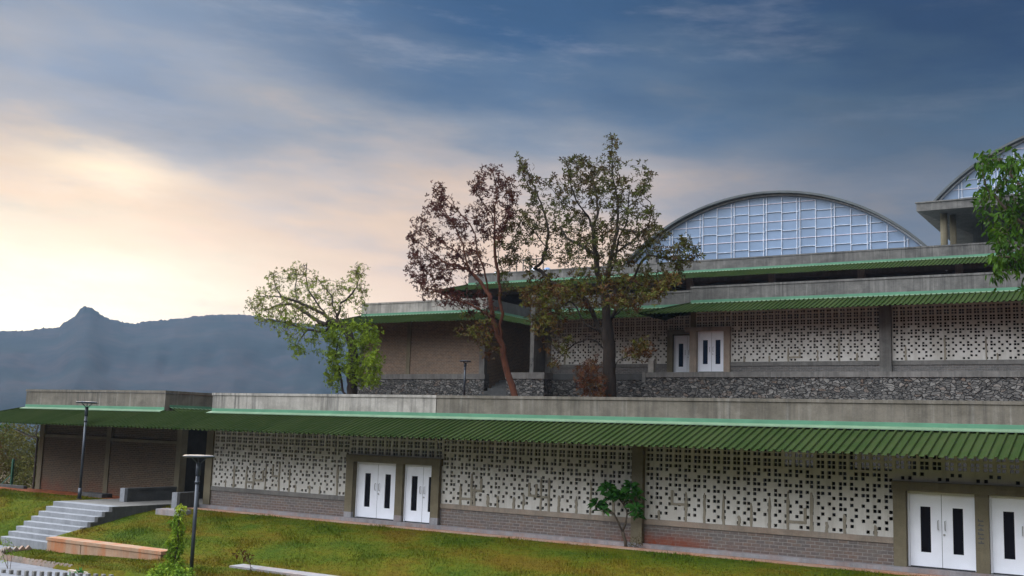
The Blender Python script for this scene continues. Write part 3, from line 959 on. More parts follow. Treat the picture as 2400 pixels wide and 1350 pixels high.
# rubble walls below the terraces
w1 = bx('stone_wall', 'rubble_stone', None, (-43.6, -34.2, Y2 - 0.04, Y2 + 0.5, 4.6, 6.3)); tag(w1, 'dark rubble stone wall under the brick hall, behind the low lamp', 'stone wall')
w2 = bx('stone_wall', 'rubble_stone', None, (-23.74, XR2, Y2 - 0.7, Y2 + 0.3, 4.6, 6.36)); tag(w2, 'long grey rubble stone wall below the upper terrace with white doors', 'stone wall')
w3 = bx('stone_wall', 'rubble_stone', None, (-31.2, -23.74, YM - 0.06, YM + 0.3, 4.6, 6.34)); tag(w3, 'set back dark rubble wall behind the big dark tree trunk', 'stone wall')
w4 = thing('stone_block', 'short rubble stone block with flat concrete cap beside the leaning red trunk', 'stone block', (-30.9, Y2 - 0.9, 4.8))
bx('stone_body', 'rubble_stone', w4, (-32.15, -29.72, Y2 - 0.9, Y2 - 0.05, 4.6, 6.27))
bx('cap', 'concrete_slab', w4, (-32.2, -29.67, Y2 - 0.95, Y2 - 0.02, 6.27, 6.62))
w5 = bx('concrete_post', 'concrete_pale', None, (-23.66, -23.36, Y2 - 0.6, Y2 - 0.35, 6.62, 7.24)); tag(w5, 'short pale concrete post on the terrace edge left of the white doors', 'post')
st = MB()
for k in range(8):
    st.box(-34.1, -31.25, 50.2 + k * 0.4, 58, 4.9 + k * 0.18, 5.08 + k * 0.18)
tag(st.build('passage_steps', 'concrete_dark', None), 'dark steps climbing in the passage beside the brick hall', 'steps')

# ================================================================== UPPER TIER
Y3 = 71.0
up = thing('upper_building', 'topmost long building with plain concrete parapet and green awning in deep shade', 'building', (-20, Y3, 11))
XR3 = 9.0
parapet(up, -48.95, XR3, Y3, 15.0, 15.88, 'concrete_upper')
AD3 = 2.1
awning(up, XR3 + 48.95, 14.99, 14.28, AD3, front(-48.95, Y3), True, False, (0.13, 0.0))
awning(up, 10, 14.99, 14.28, AD3, side_l(-48.95, Y3), True, False, (0.12, 0.0))
bx('wall', 'room_wall', up, (-48.9, XR3, Y3 + 3.5, Y3 + 3.7, 9.5, 14.6))
bx('roof_beam', 'concrete_dark', up, (-48.9, XR3, Y3 + 0.02, Y3 + 0.2, 14.3, 15.0))
bxs('roof_slab', 'concrete_dark', up, (-48.9, XR3, Y3 + 0.22, 112, 14.6, 14.95))
bxs('column', 'concrete_slab', up, *[(x, x + 0.45, Y3 - 0.1, Y3 + 0.2, 9.5, 14.9) for x in np.arange(-48, 8, 6.0)])
bx('roof_upstand', 'concrete_upper', up, (-33.2, -32.6, Y3 + 0.3, Y3 + 0.9, 15.88, 16.5))


def vault(name, label, CXv, CZ, R, Y, zb, Yend, mull0, t0):
    o = thing(name, label, 'vaulted hall', (CXv, Y, zb))
    half = math.asin(min(1, math.sqrt(max(0, R * R - (zb - CZ) ** 2)) / R)) + 0.02
    N = 48
    angs = [-half + 2 * half * k / N for k in range(N + 1)]
    P = lambda r, a, y: (CXv + r * math.sin(a), y, CZ + r * math.cos(a))
    g = MB()
    for a, c in zip(angs[:-1], angs[1:]):
        x0, x1 = P(R - 0.3, a, Y), P(R - 0.3, c, Y)
        g.quad((x0[0], Y, zb - 0.2), (x1[0], Y, zb - 0.2), x1, x0)
    g.build('glass_gable', 'vault_glass', o)
    # white edge frame, mullions, transoms
    e = MB()
    for a, c in zip(angs[:-1], angs[1:]):
        e.quad(P(R - 0.27, a, Y - 0.06), P(R - 0.27, c, Y - 0.06), P(R - 0.17, c, Y - 0.06), P(R - 0.17, a, Y - 0.06))
        e.quad(P(R - 0.27, a, Y - 0.06), P(R - 0.27, a, Y + 0.0), P(R - 0.27, c, Y), P(R - 0.27, c, Y - 0.06))
    e.build('gable_frame', 'mullion_white', o)
    Ri = R - 0.4
    ztop = lambda x: CZ + math.sqrt(max(0, Ri * Ri - (x - CXv) ** 2))
    m = MB()
    k = 0
    x = mull0
    xs = []
    while x < CXv + R:
        if ztop(x) > zb:
            xs.append((x, k % 2))
            for dx in ((-0.11, 0.11) if k % 2 == 0 else (0,)):
                if ztop(x + dx) > zb + 0.05:
                    m.box(x + dx - 0.016, x + dx + 0.016, Y - 0.09, Y - 0.005, zb - 0.2, ztop(x + dx))
        x += 1.198; k += 1
    m.build('mullion', 'mullion_white', o)
    z = t0
    j = 0
    edges = [xs[0][0] - 1.2] + [q[0] for q in xs] + [xs[-1][0] + 1.2]
    while z < CZ + R:
        for i in range(len(edges) - 1):
            a, c = edges[i], edges[i + 1]
            zz = z + (0.0 if i % 2 else -0.10)
            hw = math.sqrt(max(0, Ri * Ri - (zz - CZ) ** 2))
            a, c = max(a, CXv - hw), min(c, CXv + hw)
            if c > a + 0.05 and zz > zb:
                bx('transom', 'mullion_white', o, (a, c, Y - 0.07, Y - 0.006, zz - 0.013, zz + 0.013))
        zz = z + 0.62
        hw = math.sqrt(max(0, Ri * Ri - (zz - CZ) ** 2))
        if hw > 0.3 and zz > zb:
            bx('transom', 'transom_pink', o, (CXv - hw, CXv + hw, Y - 0.045, Y - 0.004, zz - 0.02, zz + 0.02))
        z += 1.29; j += 1
    # rim overhang and shell
    rim = MB()
    Yr = Y - 0.55
    for a, c in zip(angs[:-1], angs[1:]):
        rim.quad(P(R - 0.15, a, Yr), P(R - 0.15, c, Yr), P(R, c, Yr), P(R, a, Yr))
        rim.quad(P(R - 0.15, a, Yr), P(R - 0.15, a, Y + 0.02), P(R - 0.15, c, Y + 0.02), P(R - 0.15, c, Yr))
        rim.quad(P(R, a, Yr), P(R, c, Yr), P(R, c, Y + 0.3), P(R, a, Y + 0.3))
    rim.build('vault_rim', 'vault_rim', o)
    sh = MB()
    for a, c in zip(angs[:-1], angs[1:]):
        sh.quad(P(R - 0.012, a, Y + 0.3), P(R - 0.012, c, Y + 0.3), P(R - 0.012, c, Yend), P(R - 0.012, a, Yend))
    sh.build('vault_roof', 'vault_roof', o, True)
    bk = MB()
    for a, c in zip(angs[:-1], angs[1:]):
        x0, x1 = P(R - 0.3, a, Yend), P(R - 0.3, c, Yend)
        bk.quad((x0[0], Yend, zb - 0.2), x0, x1, (x1[0], Yend, zb - 0.2))
    bk.build('rear_gable', 'vault_rim', o)
    return o


vault('vaulted_hall', 'whole arched glass gable with white glazing bars on the topmost roof', -24.90, 5.49, 15.30, 73.0, 14.9, 100.0, -32.10, 15.46)
vault('vaulted_hall', 'second arched glass gable, higher up and half hidden by the green tree', -3.72, 10.69, 15.32, 81.5, 20.35, 105.0, -13.3, 21.1)
can = thing('concrete_canopy', 'flat stained concrete roof slab on round columns below the second arched gable', 'canopy', (-10, 79, 15))
bxs('roof_slab', 'concrete_upper', can, (-15.86, 9, 79, 106, 19.85, 20.42))
bx('coping', 'concrete_slab', can, (-15.95, 9, 78.92, 79.2, 20.42, 20.5))
sf = MB()
sf.quad((-15.8, 79.05, 19.846), (9, 79.05, 19.846), (9, 88, 19.3), (-13.0, 88, 19.3))
sf.build('soffit', 'concrete_dark', can)
for (x, y, r_) in ((-14.25, 80.2, 0.24), (-13.75, 80.9, 0.22), (-8.5, 80.4, 0.24)):
    q = MB(); q.tube([(x, y, 14.9), (x, y, 19.9)], r_, 14); q.build('column', 'concrete_olive', can, True)
bxs('column', 'concrete_dark', can, (-12.9, -11.9, 84, 85, 14.9, 19.6))
bx('rear_wall', 'concrete_dark', can, (-12.9, 9, 90, 90.3, 14.9, 19.6))

# roof furniture on the topmost roof
rl = thing('roof_railing', 'black steel guard railing on the roof edge beside the tanks', 'railing', (-45.7, 74, 15.3))
q = MB()
for x in np.arange(-45.9, -42.2, 0.62):
    q.box(x - 0.03, x + 0.03, 72.4, 72.46, 15.3, 17.05)
q.build('post', 'black_steel', rl)
bx('rail', 'black_steel', rl, (-45.95, -42.5, 72.4, 72.46, 16.99, 17.06), (-45.95, -42.5, 72.4, 72.46, 15.98, 16.08))
for (x, y, zz, m_, lb, r_, hh) in ((-43.45, 74.2, 15.3, 'tank_blue', 'blue domed water tank behind the roof railing', 0.5, 1.6), (-44.75, 74.4, 15.3, 'tank_white', 'white water tank behind the roof railing', 0.5, 1.75), (-48.2, 74.0, 15.3, 'tank_white', 'small white domed tank beside the thin mast', 0.42, 1.5)):
    q = MB(); q.lathe((x, y, zz - 0.3), [(r_ * 0.96, 0), (r_, 0.1), (r_, hh * 0.7), (r_ * 0.85, hh * 0.86), (r_ * 0.35, hh * 0.97), (0.12, hh), (0.0, hh)], 18)
    tag(q.build('water_tank', m_, None, True), lb, 'water tank')
q = MB(); q.tube([(-47.75, 73.5, 15.0), (-47.75, 73.5, 18.1)], 0.03, 6); q.tube([(-47.95, 73.5, 17.6), (-47.55, 73.5, 17.6)], 0.015, 5)
tag(q.build('mast', 'black_steel', None), 'thin antenna mast on the topmost roof', 'mast')

# ================================================================== GROUND
YE = 30.45           # edge of the lawn at the kerb


def sst(x, a, b):
    t = np.clip((x - a) / (b - a), 0, 1); return t * t * (3 - 2 * t)


def lawn_z(X, Y):
    X = np.asarray(X, float); Y = np.asarray(Y, float)
    zr = np.interp(Y, [24.9, 25.3, 25.6, 26.05, 26.8, 27.8, 29.2, 30.45, 31.5], [-1.06, -1.04, -0.98, -0.88, -0.72, -0.55, -0.27, -0.10, -0.10])
    zl = np.interp(Y, [24.9, 25.3, 27.9, 29.0, 31.5], [-1.40, -1.34, -0.05, -0.02, -0.02])
    k = sst(X, -38.2, -36.6)
    up_ = zl * (1 - k) + zr * k
    zf = -1.5 + 0.036 * np.clip(X + 35.5, 0, 8)
    hard = sst(Y, 25.05, 25.55)
    soft = sst(Y, 23.4, 26.6)
    gap = sst(X, -29.6, -29.2) * (1 - sst(X, -26.3, -25.9))
    f = hard * (1 - gap) + soft * gap
    up_ = up_ - 0.19 * sst(X, -29.0, -26.4) * (1 - sst(Y, 25.7, 27.4))
    z = zf * (1 - f) + up_ * f
    return z + 0.035 * np.sin(X * 0.9 + Y * 0.6) * np.sin(Y * 1.3 - X * 0.35) * sst(YE - Y, 0.2, 1.5)


PAVE = [(-36.3, 25.2), (-36.35, 24.0), (-35.75, 23.25), (-34.55, 22.66), (-32.5, 22.62), (-30.6, 22.58), (-27.0, 22.0), (-18, 20.5), (-18, 12), (-70, 12), (-70, 25.2)]


def inside(poly, x, y):
    x = np.asarray(x); y = np.asarray(y)
    r = np.zeros(x.shape, bool)
    n = len(poly)
    for i in range(n):
        x0, y0 = poly[i]; x1, y1 = poly[(i + 1) % n]
        c = ((y0 > y) != (y1 > y)) & (x < (x1 - x0) * (y - y0) / (y1 - y0 + 1e-12) + x0)
        r ^= c
    return r


def grid_mesh(name, X, Y, Z, m, smooth=True):
    ny, nx = X.shape
    me = bpy.data.meshes.new(name)
    v = np.stack([X, Y, Z], -1).reshape(-1, 3)
    i = np.arange(ny * nx).reshape(ny, nx)
    f = np.stack([i[:-1, :-1], i[:-1, 1:], i[1:, 1:], i[1:, :-1]], -1).reshape(-1, 4)
    me.from_pydata(v.tolist(), [], f.tolist())
    me.materials.append(MAT[m])
    if smooth: me.polygons.foreach_set('use_smooth', [True] * len(me.polygons))
    me.update()
    o = bpy.data.objects.new(name, me); COL.objects.link(o)
    return o


gx, gy = np.meshgrid(np.arange(-62, 9.01, 0.2), np.concatenate([np.arange(20.0, 24.9, 0.2), np.arange(24.9, 25.7, 0.1), np.arange(25.7, 30.45, 0.2), [30.45]]))
gz = lawn_z(gx, gy)
inp = inside(PAVE, gx, gy)
gz = np.where(inp, -1.75, gz)
stx = (gx > -39.0) & (gx < -35.7) & (gy > 25.2)
gz = np.where(stx, np.minimum(gz, -0.05 - 0.5742 * np.clip(27.76 - gy, 0, 9) - 0.25), gz)
tag(grid_mesh('lawn', gx, gy, gz, 'lawn'), kind='structure')

# the big ground sheet: near ground, valley on the left, out to the hills
gxs = np.concatenate([-np.geomspace(1650, 60, 36), np.linspace(-58, 60, 60), np.geomspace(62, 490, 20)])
gys = np.concatenate([np.linspace(-58, -12, 10), np.linspace(-10, 130, 60), np.geomspace(134, 1540, 36)])
GX, GY = np.meshgrid(gxs, gys)
rr = np.hypot(GX + 10, GY - 40)
GZ = -1.9 - 22 * sst(rr, 90, 500)
GZ = GZ + np.where((GX < -46) & (GY > 15) & (rr < 90), 1.45 * sst(-GX, 46, 50) * sst(GY, 22, 27), 0)
tag(grid_mesh('ground', GX, GY, GZ, 'ground'), kind='structure')
tag(bx('upper_terrace', 'soil_dark', None, (-50, 12, 41.2, Y2 - 0.04, 1.5, 4.88), (-50, 12, Y2 - 0.04, 70, -1, 4.6), (-50, 12, 63, 115, -1, 11.0)), kind='structure')
pv = MB()
PZ = -1.5
i0 = len(pv.v)
pv.v += [(x, y, PZ) for x, y in PAVE]; pv.f.append(tuple(range(len(PAVE))))
tag(pv.build('path', 'paving', None), kind='structure')
tag(bx('soil_strip', 'soil', None, (-58, -39.2, 30.47, YW + 0.05, -0.5, -0.075), (-34.3, XR, 30.86, Y1 - 0.3, -0.5, -0.10)), kind='structure')
kb = MB()
for a in np.arange(-58, -39.4, 2.0):
    kb.box(a, a + 1.985, 30.43, 30.56, -0.4, -0.035)
for a in np.arange(-34.3, XR, 2.0):
    kb.box(a, a + 1.985, 30.44, 30.86, -0.4, -0.07)
tag(kb.build('kerb', 'kerb_soiled', None), kind='structure')

# ------------------------------------------------------------------ stairway and landing
stw = thing('stairway', 'grey concrete stairway climbing from the path to the passage landing', 'stairs', (-37.4, 25.3, -1.5))
for k in range(8):
    b = MB(); zt_ = -0.178 * k
    y0 = 27.76 - 0.31 * k
    b.bbox(-39.12, -35.62, y0, y0 + (0.36 if k else 0.5), zt_ - 0.4, zt_, 0.012)
    b.build('step', 'step_stone', stw)
bx('landing', 'concrete_slab', stw, (-39.12, -35.45, 28.26, YW + 0.4, -0.6, 0.0), (-35.45, -34.6, 30.6, YW + 0.4, -0.6, 0.0), (-37.25, -34.5, YW + 0.4, 41, -0.6, 0.0))
sg = MB()
n_ = 8
for k in range(8):
    y0 = 27.76 - 0.31 * k
    sg.box(-35.62, -35.44, y0, y0 + 0.31, -1.9, -0.178 * k - 0.003)
sg.box(-35.62, -35.44, 28.07, 30.6, -1.9, -0.003)
sg.build('stringer', 'concrete_dark', stw)
lw = thing('low_wall', 'dark low wall with its lit end coloured paler at the left side of the landing', 'low wall', (-37.5, 29.9, 0))
bx('wall', 'concrete_dark', lw, (-37.62, -37.36, 29.95, 32.5, 0.0, 0.46))
bx('coping', 'concrete_dark', lw, (-37.64, -37.34, 29.95, 32.5, 0.46, 0.55))
bx('lit_end', 'step_stone', lw, (-37.63, -37.35, 29.8, 29.949, 0.0, 0.553))  # front face catching the light, put in as a paler material
lw = thing('low_wall', 'dark low wall with its lit end coloured paler beside the first block screen', 'low wall', (-34.5, 30, 0))
bx('wall', 'concrete_dark', lw, (-34.70, -34.42, 30.15, 31.16, -0.3, 0.44))
bx('coping', 'concrete_dark', lw, (-34.72, -34.40, 30.15, 31.16, 0.44, 0.53))
bx('lit_end', 'step_stone', lw, (-34.71, -34.41, 30.0, 30.149, -0.3, 0.533))  # lit front face again, its brightness put into the colour
tag(bx('drain_box', 'concrete_grey', None, (-34.55, -33.2, 29.1, 29.7, -0.5, -0.06)), 'small flat concrete drain box at the top of the lawn', 'drain box')
tag(bx('stone_slab', 'concrete_dark', None, (-42.2, -40.6, 31.2, 31.75, -0.1, 0.09)), 'dark flat slab lying on red soil beside the brick wing', 'slab')
tag(bx('edging_wall', 'concrete_dark', None, (-52, -47.6, 32.1, 32.3, -0.4, 0.05)), 'low dark edging wall left of the brick wing corner', 'edging')

gw = thing('garden_wall', 'rust stained low garden wall at the foot of the stairs', 'garden wall', (-32.4, 25.3, -1.5))
bx('wall', 'concrete_rust', gw, (-35.45, -33.55, 25.06, 25.6, -2.0, -1.09), (-33.51, -29.35, 25.06, 25.6, -2.0, -1.09))
bx('coping', 'concrete_rust', gw, (-35.5, -29.3, 25.03, 25.63, -1.08, -0.97), (-35.4, -29.4, 25.1, 25.55, -1.09, -1.08))
bx('joint', 'door_gap', gw, (-33.55, -33.51, 25.1, 25.5, -2.0, -1.09))
gw = thing('garden_wall', 'grey low garden wall at the bottom edge behind the thin shoot', 'garden wall', (-24, 25.3, -1.5))
bx('wall', 'concrete_rust', gw, (-26.0, -14, 25.06, 25.6, -2.0, -1.26))
bx('coping', 'concrete_grey', gw, (-26.06, -14, 25.02, 25.64, -1.25, -1.13), (-26, -14, 25.1, 25.55, -1.26, -1.25))

# ------------------------------------------------------------------ kerb bricks set on their corners along the path
kbm = MB()
h = 0.14
kbm.v += [(-h, 0, 0), (0, 0, -h), (h, 0, 0), (0, 0, h), (-h, 0.11, 0), (0, 0.11, -h), (h, 0.11, 0), (0, 0.11, h)]
kbm.f += [(0, 1, 2, 3), (7, 6, 5, 4), (0, 4, 5, 1), (1, 5, 6, 2), (2, 6, 7, 3), (3, 7, 4, 0)]
concrete('edging_concrete', (0.204, 0.1658, 0.136), (0.2805, 0.238, 0.1997), streak=0.1, warm=0.3)
kproto = kbm.build('edging_brick', 'edging_concrete', None)
tag(kproto, 'pale edging brick set on its corner between path and lawn', 'edging brick', 'edging bricks along the path')
spots = []


def line(p, q, n):
    for k in range(n):
        t = (k + 0.5) / n
        spots.append((p[0] + (q[0] - p[0]) * t, p[1] + (q[1] - p[1]) * t, math.atan2(q[1] - p[1], q[0] - p[0])))


line((-36.32, 25.0), (-36.35, 24.0), 4); line((-36.35, 24.0), (-35.75, 23.25), 4); line((-35.75, 23.25), (-34.55, 22.66), 6); line((-34.55, 22.66), (-30.6, 22.58), 17)
for k, (x, y, a) in enumerate(spots):
    o = kproto if k == 0 else copy_tree(kproto)
    o.location = (x, y, PZ + 0.055 + random.uniform(-0.012, 0.012))
    o.rotation_euler = (random.uniform(-.05, .05), random.uniform(-0.06, 0.06), a + random.uniform(-0.05, 0.05))
tag(bx('path_kerb', 'kerb_concrete', None, (-30.55, -27.4, 22.42, 22.62, -1.7, -1.44)), kind='structure')
# nearer row of upright grey bricks at the frame's corner
kb2 = MB(); kb2.bbox(-0.06, 0.06, -0.05, 0.05, -0.15, 0.17, 0.012)
k2 = kb2.build('upright_brick', 'concrete_slab', None)
tag(k2, 'grey upright brick in the row at the near side of the path', 'edging brick', 'upright bricks along the near side of the path')
for k in range(15):
    p = at(8 + k * 18, 1343 + k * 0.9, 20.9)
    o = k2 if k == 0 else copy_tree(k2)
    o.location = (p[0], p[1], p[2] - 0.06)
    o.rotation_euler = (0, 0, random.uniform(-.2, .2))


# ------------------------------------------------------------------ lamps
def lamp(label, x, y, z, H, r=0.5, lean=0.0):
    o = thing('street_lamp', label, 'lamp', (x, y, z), 'dark garden lamps with flat round heads')
    b = MB()
    b.tube([(x, y, z - 0.1), (x, y, z + 0.04)], 0.13, 12); b.tube([(x, y, z + 0.04), (x, y, z + H * 0.12)], 0.075, 12)
    b.tube([(x, y, z + H * 0.12), (x, y, z + H * 0.86)], 0.056, 12); b.tube([(x, y, z + H * 0.86), (x, y, z + H * 0.955)], 0.07, 12)
    b.tube([(x, y, z + H * 0.80), (x, y, z + H * 0.82)], 0.075, 12)
    b.build('pole', 'lamp_paint', o, True)
    for k in range(3):
        a = k * 2 * math.pi / 3 + 0.4
        b = MB(); b.tube([(x + .04 * math.cos(a), y + .04 * math.sin(a), z + H * 0.95), (x + r * .55 * math.cos(a), y + r * .55 * math.sin(a), z + H * 0.995)], 0.018, 6)
        b.build('bracket', 'lamp_paint', o)
    b = MB(); b.lathe((x, y, z + H), [(0, -0.035), (r * 0.9, -0.035), (r, -0.01), (r, 0.02), (r * 0.85, 0.04), (0, 0.055)], 28)
    hd = b.build('lamp_head', 'lamp_paint', o)
    b = MB(); b.lathe((x, y, z + H), [(0, -0.04), (r * 0.6, -0.04), (r * 0.6, -0.036)], 24); b.build('lens', 'lamp_glass', hd)
    b = MB()
    for k in range(4):
        a = k * math.pi / 2
        b.tube([(x + .1 * math.cos(a), y + .1 * math.sin(a), z), (x + .1 * math.cos(a), y + .1 * math.sin(a), z + 0.09)], 0.02, 6)
    b.build('anchor_bolts', 'black_steel', o)
    return o


lamp('tall dark lamp standing at the top of the stairs before the brick wing', -39.6, 29.33, -0.02, 4.05, 0.46)
lamp('tall dark lamp standing on the lawn nearest the camera, its foot out of sight', -24.98, 22.5, -1.62, 3.96, 0.47)
lamp('small dark lamp behind the front parapet, before the upper brick hall', -33.1, 48.0, 4.88, 2.18, 0.32)

# ------------------------------------------------------------------ corner pipes, fence post
pp = thing('downpipe', 'dark downpipe with a bent grey spout at the brick wing corner', 'downpipe', (-47.45, 32.5, 0))
b = MB(); b.tube([(-47.42, 32.5, -0.3), (-47.42, 32.5, 2.4)], 0.05, 8); b.build('pipe', 'pipe_dark', pp)
b = MB(); b.tube([(-47.42, 32.5, 2.95), (-47.42, 32.45, 2.95), (-47.42, 32.4, 2.5), (-47.42, 32.45, 2.4)], 0.035, 8); b.tube([(-47.42, 32.4, 2.4), (-47.6, 32.2, 2.42), (-48.3, 31.9, 2.72)], 0.05, 8); b.build('spout', 'pipe_grey', pp)
fp = thing('fence_post', 'green steel fence post with slanted brace in front of the scrub', 'fence post', (-49.95, 33, -0.3))
b = MB(); b.box(-50.0, -49.9, 32.95, 33.05, -0.4, 1.25); b.build('post', 'fence_green', fp)
b = MB(); b.tube([(-49.96, 33.0, 0.5), (-50.35, 32.4, -0.3)], 0.03, 6); b.build('brace', 'fence_green', fp)


# ================================================================== TREES
def resample(pts, step):
    out = [np.array(pts[0], float)]
    for a, c in zip(pts[:-1], pts[1:]):
        a = np.array(a, float); c = np.array(c, float)
        n = max(1, int(np.linalg.norm(c - a) / step))
        for k in range(1, n + 1): out.append(a + (c - a) * k / n)
    return out


def grow(limbs, attract, step=0.22, kill=0.34, infl=2.2, iters=60, jit=0.25, r=None):
    """space colonisation from given limbs: returns nodes, parents"""
    r = r or rng
    P = []; par = []
    for L in limbs:
        pts = resample(L, step)
        if not P:
            P.append(pts[0]); par.append(-1); last = 0
        else:
            d = np.linalg.norm(np.array(P) - pts[0], axis=1); last = int(d.argmin())
        for q in pts[1:]:
            P.append(q + r.normal(0, 0.015, 3)); par.append(last); last = len(P) - 1
    A = np.array(attract)
    for it in range(iters):
        if len(A) == 0: break
        N = np.array(P)
        d2 = ((A[:, None, :] - N[None]) ** 2).sum(-1)
        near = d2.argmin(1); dm = np.sqrt(d2[np.arange(len(A)), near])
        keep = dm > kill
        act = keep & (dm < infl)
        if not act.any():
            infl *= 1.5
            if infl > 12: break
            A = A[keep]; continue
        dirs = {}
        for ai in np.where(act)[0]:
            v = A[ai] - N[near[ai]]; v /= np.linalg.norm(v) + 1e-9
            dirs.setdefault(near[ai], []).append(v)
        for ni, vs in dirs.items():
            v = np.mean(vs, 0) + r.normal(0, jit, 3)
            v /= np.linalg.norm(v) + 1e-9
            P.append(N[ni] + v * step * r.uniform(0.8, 1.2)); par.append(int(ni))
        A = A[keep]
    return np.array(P), np.array(par)


def tree_mesh(P, par, R0, tip):
    n = len(P)
    tips = np.zeros(n); ch = [[] for _ in range(n)]
    for i in range(1, n): ch[par[i]].append(i)
    for i in range(n - 1, -1, -1):
        if not ch[i]: tips[i] += 1
        if par[i] >= 0: tips[par[i]] += tips[i]
    e = math.log(max(2, tips[0])) / math.log(R0 / tip)
    rad = tip * tips ** (1 / e)
    b = MB()
    for i in range(n):
        if par[i] < 0 and i > 0: continue
    # chains
    done = set()
    starts = [0] + [i for i in range(1, n) if len(ch[par[i]]) > 1 and i != max(ch[par[i]], key=lambda q: tips[q])]
    for s in starts:
        chain = [s] if s == 0 else [par[s], s]
        while ch[chain[-1]]:
            chain.append(max(ch[chain[-1]], key=lambda q: tips[q]))
        if len(chain) < 2: continue
        rr_ = [rad[q] for q in chain]
        if s != 0: rr_[0] = rad[s]
        rr_[-1] *= 0.6
        b.tube([tuple(P[q]) for q in chain], rr_, 8 if rr_[0] > 0.06 else 4, False)
    return b, tips, rad


def star_leaf(vv, ff, c, d, size, r, lobes=3):
    """palmate leaf: pointed lobes fanning from the stalk end"""
    d = d / (np.linalg.norm(d) + 1e-9)
    nrm = r.normal(0, 1, 3); nrm -= d * (nrm @ d); nrm /= np.linalg.norm(nrm) + 1e-9
    s = np.cross(d, nrm)
    for k in range(lobes):
        a = (k - (lobes - 1) / 2) * (1.15 if lobes == 3 else 0.75)
        u = d * math.cos(a) + s * math.sin(a)
        p = np.cross(u, nrm)
        l = size * (1.0 if k == lobes // 2 else 0.82)
        wd = size * 0.2
        i = len(vv)
        vv += [c, c + u * l * 0.5 + p * wd + nrm * size * 0.08, c + u * l, c + u * l * 0.5 - p * wd + nrm * size * 0.08]
        ff.append((i, i + 1, i + 2, i + 3))


def oval_leaf(vv, ff, c, d, size, r, wd=0.3, droop=0.25):
    d = d / (np.linalg.norm(d) + 1e-9)
    nrm = r.normal(0, 1, 3); nrm[2] += 0.8; nrm -= d * (nrm @ d); nrm /= np.linalg.norm(nrm) + 1e-9
    s = np.cross(d, nrm)
    i = len(vv)
    m1 = c + d * size * 0.3 + nrm * size * 0.05; m2 = c + d * size * 0.68 + nrm * size * 0.02 - np.array([0, 0, size * droop * 0.3])
    e = c + d * size - np.array([0, 0, size * droop])
    vv += [c, m1 + s * size * wd * 0.5, m2 + s * size * wd * 0.45, e, m2 - s * size * wd * 0.45, m1 - s * size * wd * 0.5]
    ff.append((i, i + 1, i + 2, i + 3)); ff.append((i, i + 3, i + 4, i + 5))


def raw(name, vv, ff, m, parent=None):
    b = MB(); b.v = [tuple(q) for q in vv]; b.f = ff
    return b.build(name, m, parent)


def poly_points(poly, n, Y, depth, r, hole=None):
    xs = [p[0] for p in poly]; ys = [p[1] for p in poly]
    out = []
    cx_, cy_ = np.mean(xs), np.mean(ys)
    while len(out) < n:
        x = r.uniform(min(xs), max(xs)); y = r.uniform(min(ys), max(ys))
        if inside(poly, np.array([x]), np.array([y]))[0]:
            out.append(at(x, y, Y + np.clip(r.normal(0, depth), -2 * depth, 2 * depth)))
    return out


def limb(pts, Y, dy, start=None):
    """pixel polyline -> world, drifting dy in depth towards its tip"""
    n = len(pts)
    return [at(x, y, Y + dy[0] + (dy[1] - dy[0]) * k / max(1, n - 1)) for k, (x, y) in enumerate(pts)]


def make_tree(name, label, cat, base, limbs, crowns, R0, barkm, seed, tip=0.011, step=0.22, kill=0.36, leaf_n=3, lobes=3, size=0.2, extra_tip=1.0, group=None, max_r=0.03, prob=1.0, kind='star', spread=0.13):
    """crowns: list of (attractors, leaf material, leaf multiplier)"""
    r = np.random.default_rng(seed)
    o = thing(name, label, cat, tuple(base), group)
    att = []
    src = []
    for q, (pts, mt, mul) in enumerate(crowns):
        att += list(pts); src += [q] * len(pts)
    P, par = grow(limbs, att, step, kill, 2.2, 70, 0.25, r)
    b, tips, rad = tree_mesh(P, par, R0, tip)
    b.build('trunk', barkm, o, True)
    att = np.array(att); src = np.array(src)
    vs = [[] for _ in crowns]; fs = [[] for _ in crowns]
    for i in range(1, len(P)):
        if rad[i] > max_r: continue
        if r.random() > prob: continue
        d2 = ((att - P[i]) ** 2).sum(1)
        q = src[d2.argmin()]
        if d2.min() > 1.6: continue
        dirn = P[i] - P[par[i]]; dirn = dirn / (np.linalg.norm(dirn) + 1e-9)
        for k in range(max(1, int(r.poisson(leaf_n * crowns[q][2])))):
            dd = dirn * 0.35 + r.normal(0, 0.75, 3) + np.array([0, 0, -0.1])
            c = P[i] + r.normal(0, spread, 3)
            if kind == 'star':
                star_leaf(vs[q], fs[q], c, dd, size * r.uniform(0.6, 1.2), r, lobes)
            else:
                dd[2] -= 0.6
                oval_leaf(vs[q], fs[q], c, dd, size * r.uniform(0.7, 1.25), r, 0.42, 0.3)
    for q, (pts, mt, mul) in enumerate(crowns):
        if fs[q]: raw('crown', vs[q], fs[q], mt, o)
    return o


R_ = np.random.default_rng(5)
